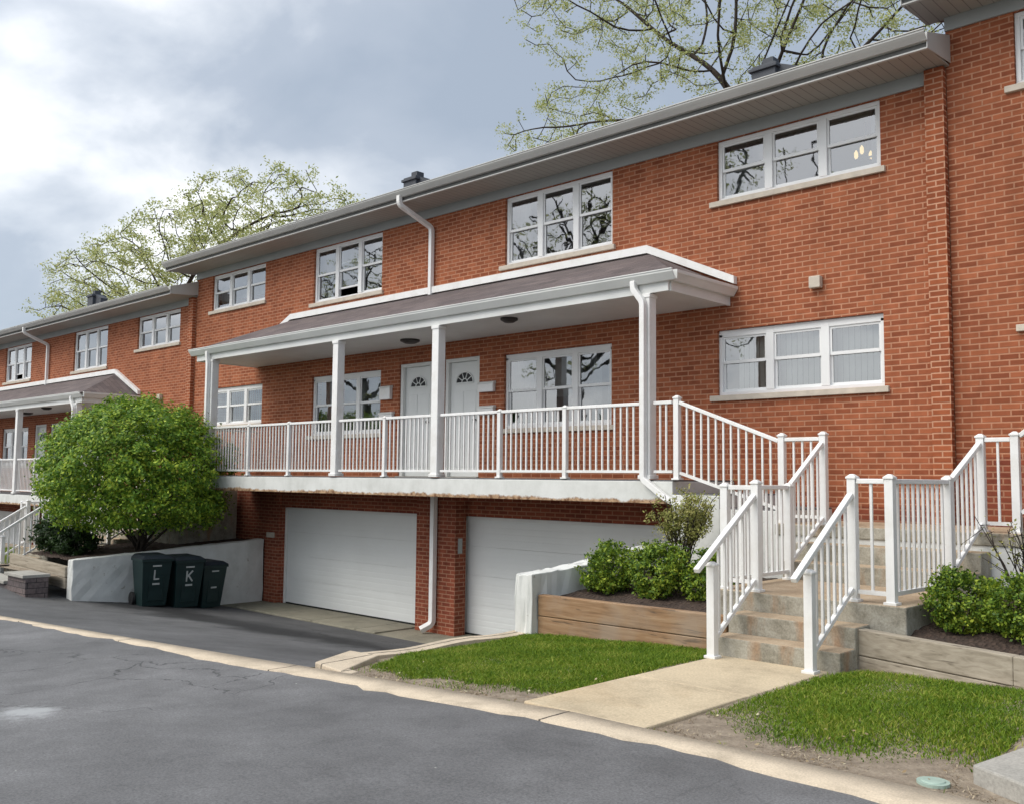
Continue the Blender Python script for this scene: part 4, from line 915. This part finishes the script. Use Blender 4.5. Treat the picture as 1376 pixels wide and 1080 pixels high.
rg = np.random.default_rng(44); n = 9000      # unseen dark leaf band, added to darken reflections in the lower windows
P = np.stack([rg.uniform(-110, 30, n), rg.normal(-40, 1.2, n), rg.uniform(0, 1, n)**.8], 1); P[:, 2] = -3+P[:, 2]*(5.6+1.3*np.sin(P[:, 0]*.5)+1.0*np.sin(P[:, 0]*1.3))
V, F = leaves(P, np.tile([0, 1., .4], (n, 1)), .42, .7, rg, .6); tag(arr_obj('added_reflection_band', V, F, 'leaf_hedge'), kind='stuff')
# ------------------------------------------------------------------ grass
def grass(x0, x1, y0, y1, n, inside, name, zf, hmin=.014, hmax=.038, seed=0, mat='grass'):
    rg = np.random.default_rng(seed); X = rg.uniform(x0, x1, n); Y = rg.uniform(y0, y1, n)
    clump = np.sin(X*3.1+1.3*np.sin(Y*2.3))*np.sin(Y*2.7+1.7*np.sin(X*1.9)); prob = np.array([inside(x, y) for x, y in zip(X, Y)])+.12*clump*(1)
    k = rg.random(n) < prob; X, Y = X[k], Y[k]; m_ = len(X)
    Z = np.array([zf(x, y) for x, y in zip(X, Y)])-.014; h = rg.uniform(hmin, hmax, m_)*(1+.3*clump[k]); a = rg.uniform(0, 6.283, m_); w_ = rg.uniform(.0022, .0042, m_)
    ln = rg.uniform(.2, 1.3, m_)*(1 if mat == 'grass' else 3.5); b_ = rg.uniform(0, 6.283, m_)
    P = np.stack([X, Y, Z], 1); side = np.stack([np.cos(a)*w_, np.sin(a)*w_, 0*a], 1); lean = np.stack([np.cos(b_)*ln*h, np.sin(b_)*ln*h, h], 1)
    mid = P+lean*np.array([.35, .35, .62]); tip = P+lean
    V = np.stack([P-side, P+side, mid+side*.8, mid-side*.8, tip+side*.15, tip-side*.15], 1).reshape(-1, 3)
    i = np.arange(m_)[:, None]*6; F = np.concatenate([i+np.array([[0, 1, 2, 3]]), i+np.array([[3, 2, 4, 5]])])
    return tag(arr_obj(name, V, F, mat), kind='stuff')
def inL(x, y):
    e_ = -6.22+.10*math.sin(x*4.1)+.05*math.sin(x*11)+(.55*max(0, (x+.85)) if x > -.85 else 0)
    v = (y-e_)/.22; xl = -2.84+.22*max(0, min(1, (-y-5.55)/.4)); v2 = (x-xl)/.06; v3 = (-.46-x)/.05
    return max(0, min(1, v, v2, v3))
def inR(x, y):
    e_ = -6.20+.10*math.sin(x*3.3)+.06*math.sin(x*9+1)+max(0, .35*(.95-x)) ; v = (y-e_)/.4; v2 = (x-.60-max(0, (y+4.3))*.28)/.06
    yt = float(np.interp(x, [.66, 1.9, 4.5], [-3.80, -4.06, -4.55])); v3 = (yt-y)/.06
    pad = 1.
    if 2.34 < x and y < -5.38-.17*(x-2.4) and y > -6.19-.56*(x-2.34): pad = 0
    return max(0, min(1, v, v2, v3, pad))
grass(-2.9, -.42, -6.5, -3.78, 105000, inL, 'grass', zlawn, seed=1)
grass(.58, 4.6, -6.5, -3.6, 140000, inR, 'grass', zlawn, seed=2)
grass(-21, -16.9, -4.4, -2.2, 16000, lambda x, y: 1., 'grass', lambda x, y: -2.03, .04, .09, seed=3)
MAT['straw'] = leafmat('dry_straw', ((0., (.16, .12, .08)), (1., (.52, .44, .31)), (.5, (.33, .26, .18))), .8, .1)
def dry(f): return lambda x, y: .0 if (-.46 < x < .60 or (2.3 < x and y < -5.38-.17*(x-2.4) and y > -6.25-.56*(x-2.34))) else max(0, .75-f(x, y))*(.25+.75*(math.sin(x*5.3+math.sin(y*7))*math.sin(y*6.1+x*2) > -.25))
grass(-2.8, -.44, -6.49, -5.3, 9000, dry(inL), 'dry_grass', zlawn, .004, .014, 4, 'straw')
grass(.58, 4.0, -6.49, -5.0, 17000, dry(inR), 'dry_grass', zlawn, .004, .014, 5, 'straw')
# fallen petals and dry bits in the dirt by the curb
rg = np.random.default_rng(8); n = 170
X = rg.uniform(-2.4, 3.2, n); Y = rg.uniform(-6.5, -5.7, n); Y[:20] = rg.uniform(-6.3, -4.2, 20); ok = ~((X > -.45) & (X < .6)); X, Y = X[ok], Y[ok]
P = np.stack([X, Y, [zlawn(a, b_)+.012 for a, b_ in zip(X, Y)]], 1); V, F = leaves(P, np.tile([0, 0, 1.], (len(P), 1)), .013, .7, rg, .3)
MAT['petal'] = leafmat('fallen_petal', ((0., (.30, .22, .12)), (1., (.70, .66, .45)), (.5, (.45, .36, .22))))
tag(arr_obj('leaf_litter', V, F, 'petal'), kind='stuff')
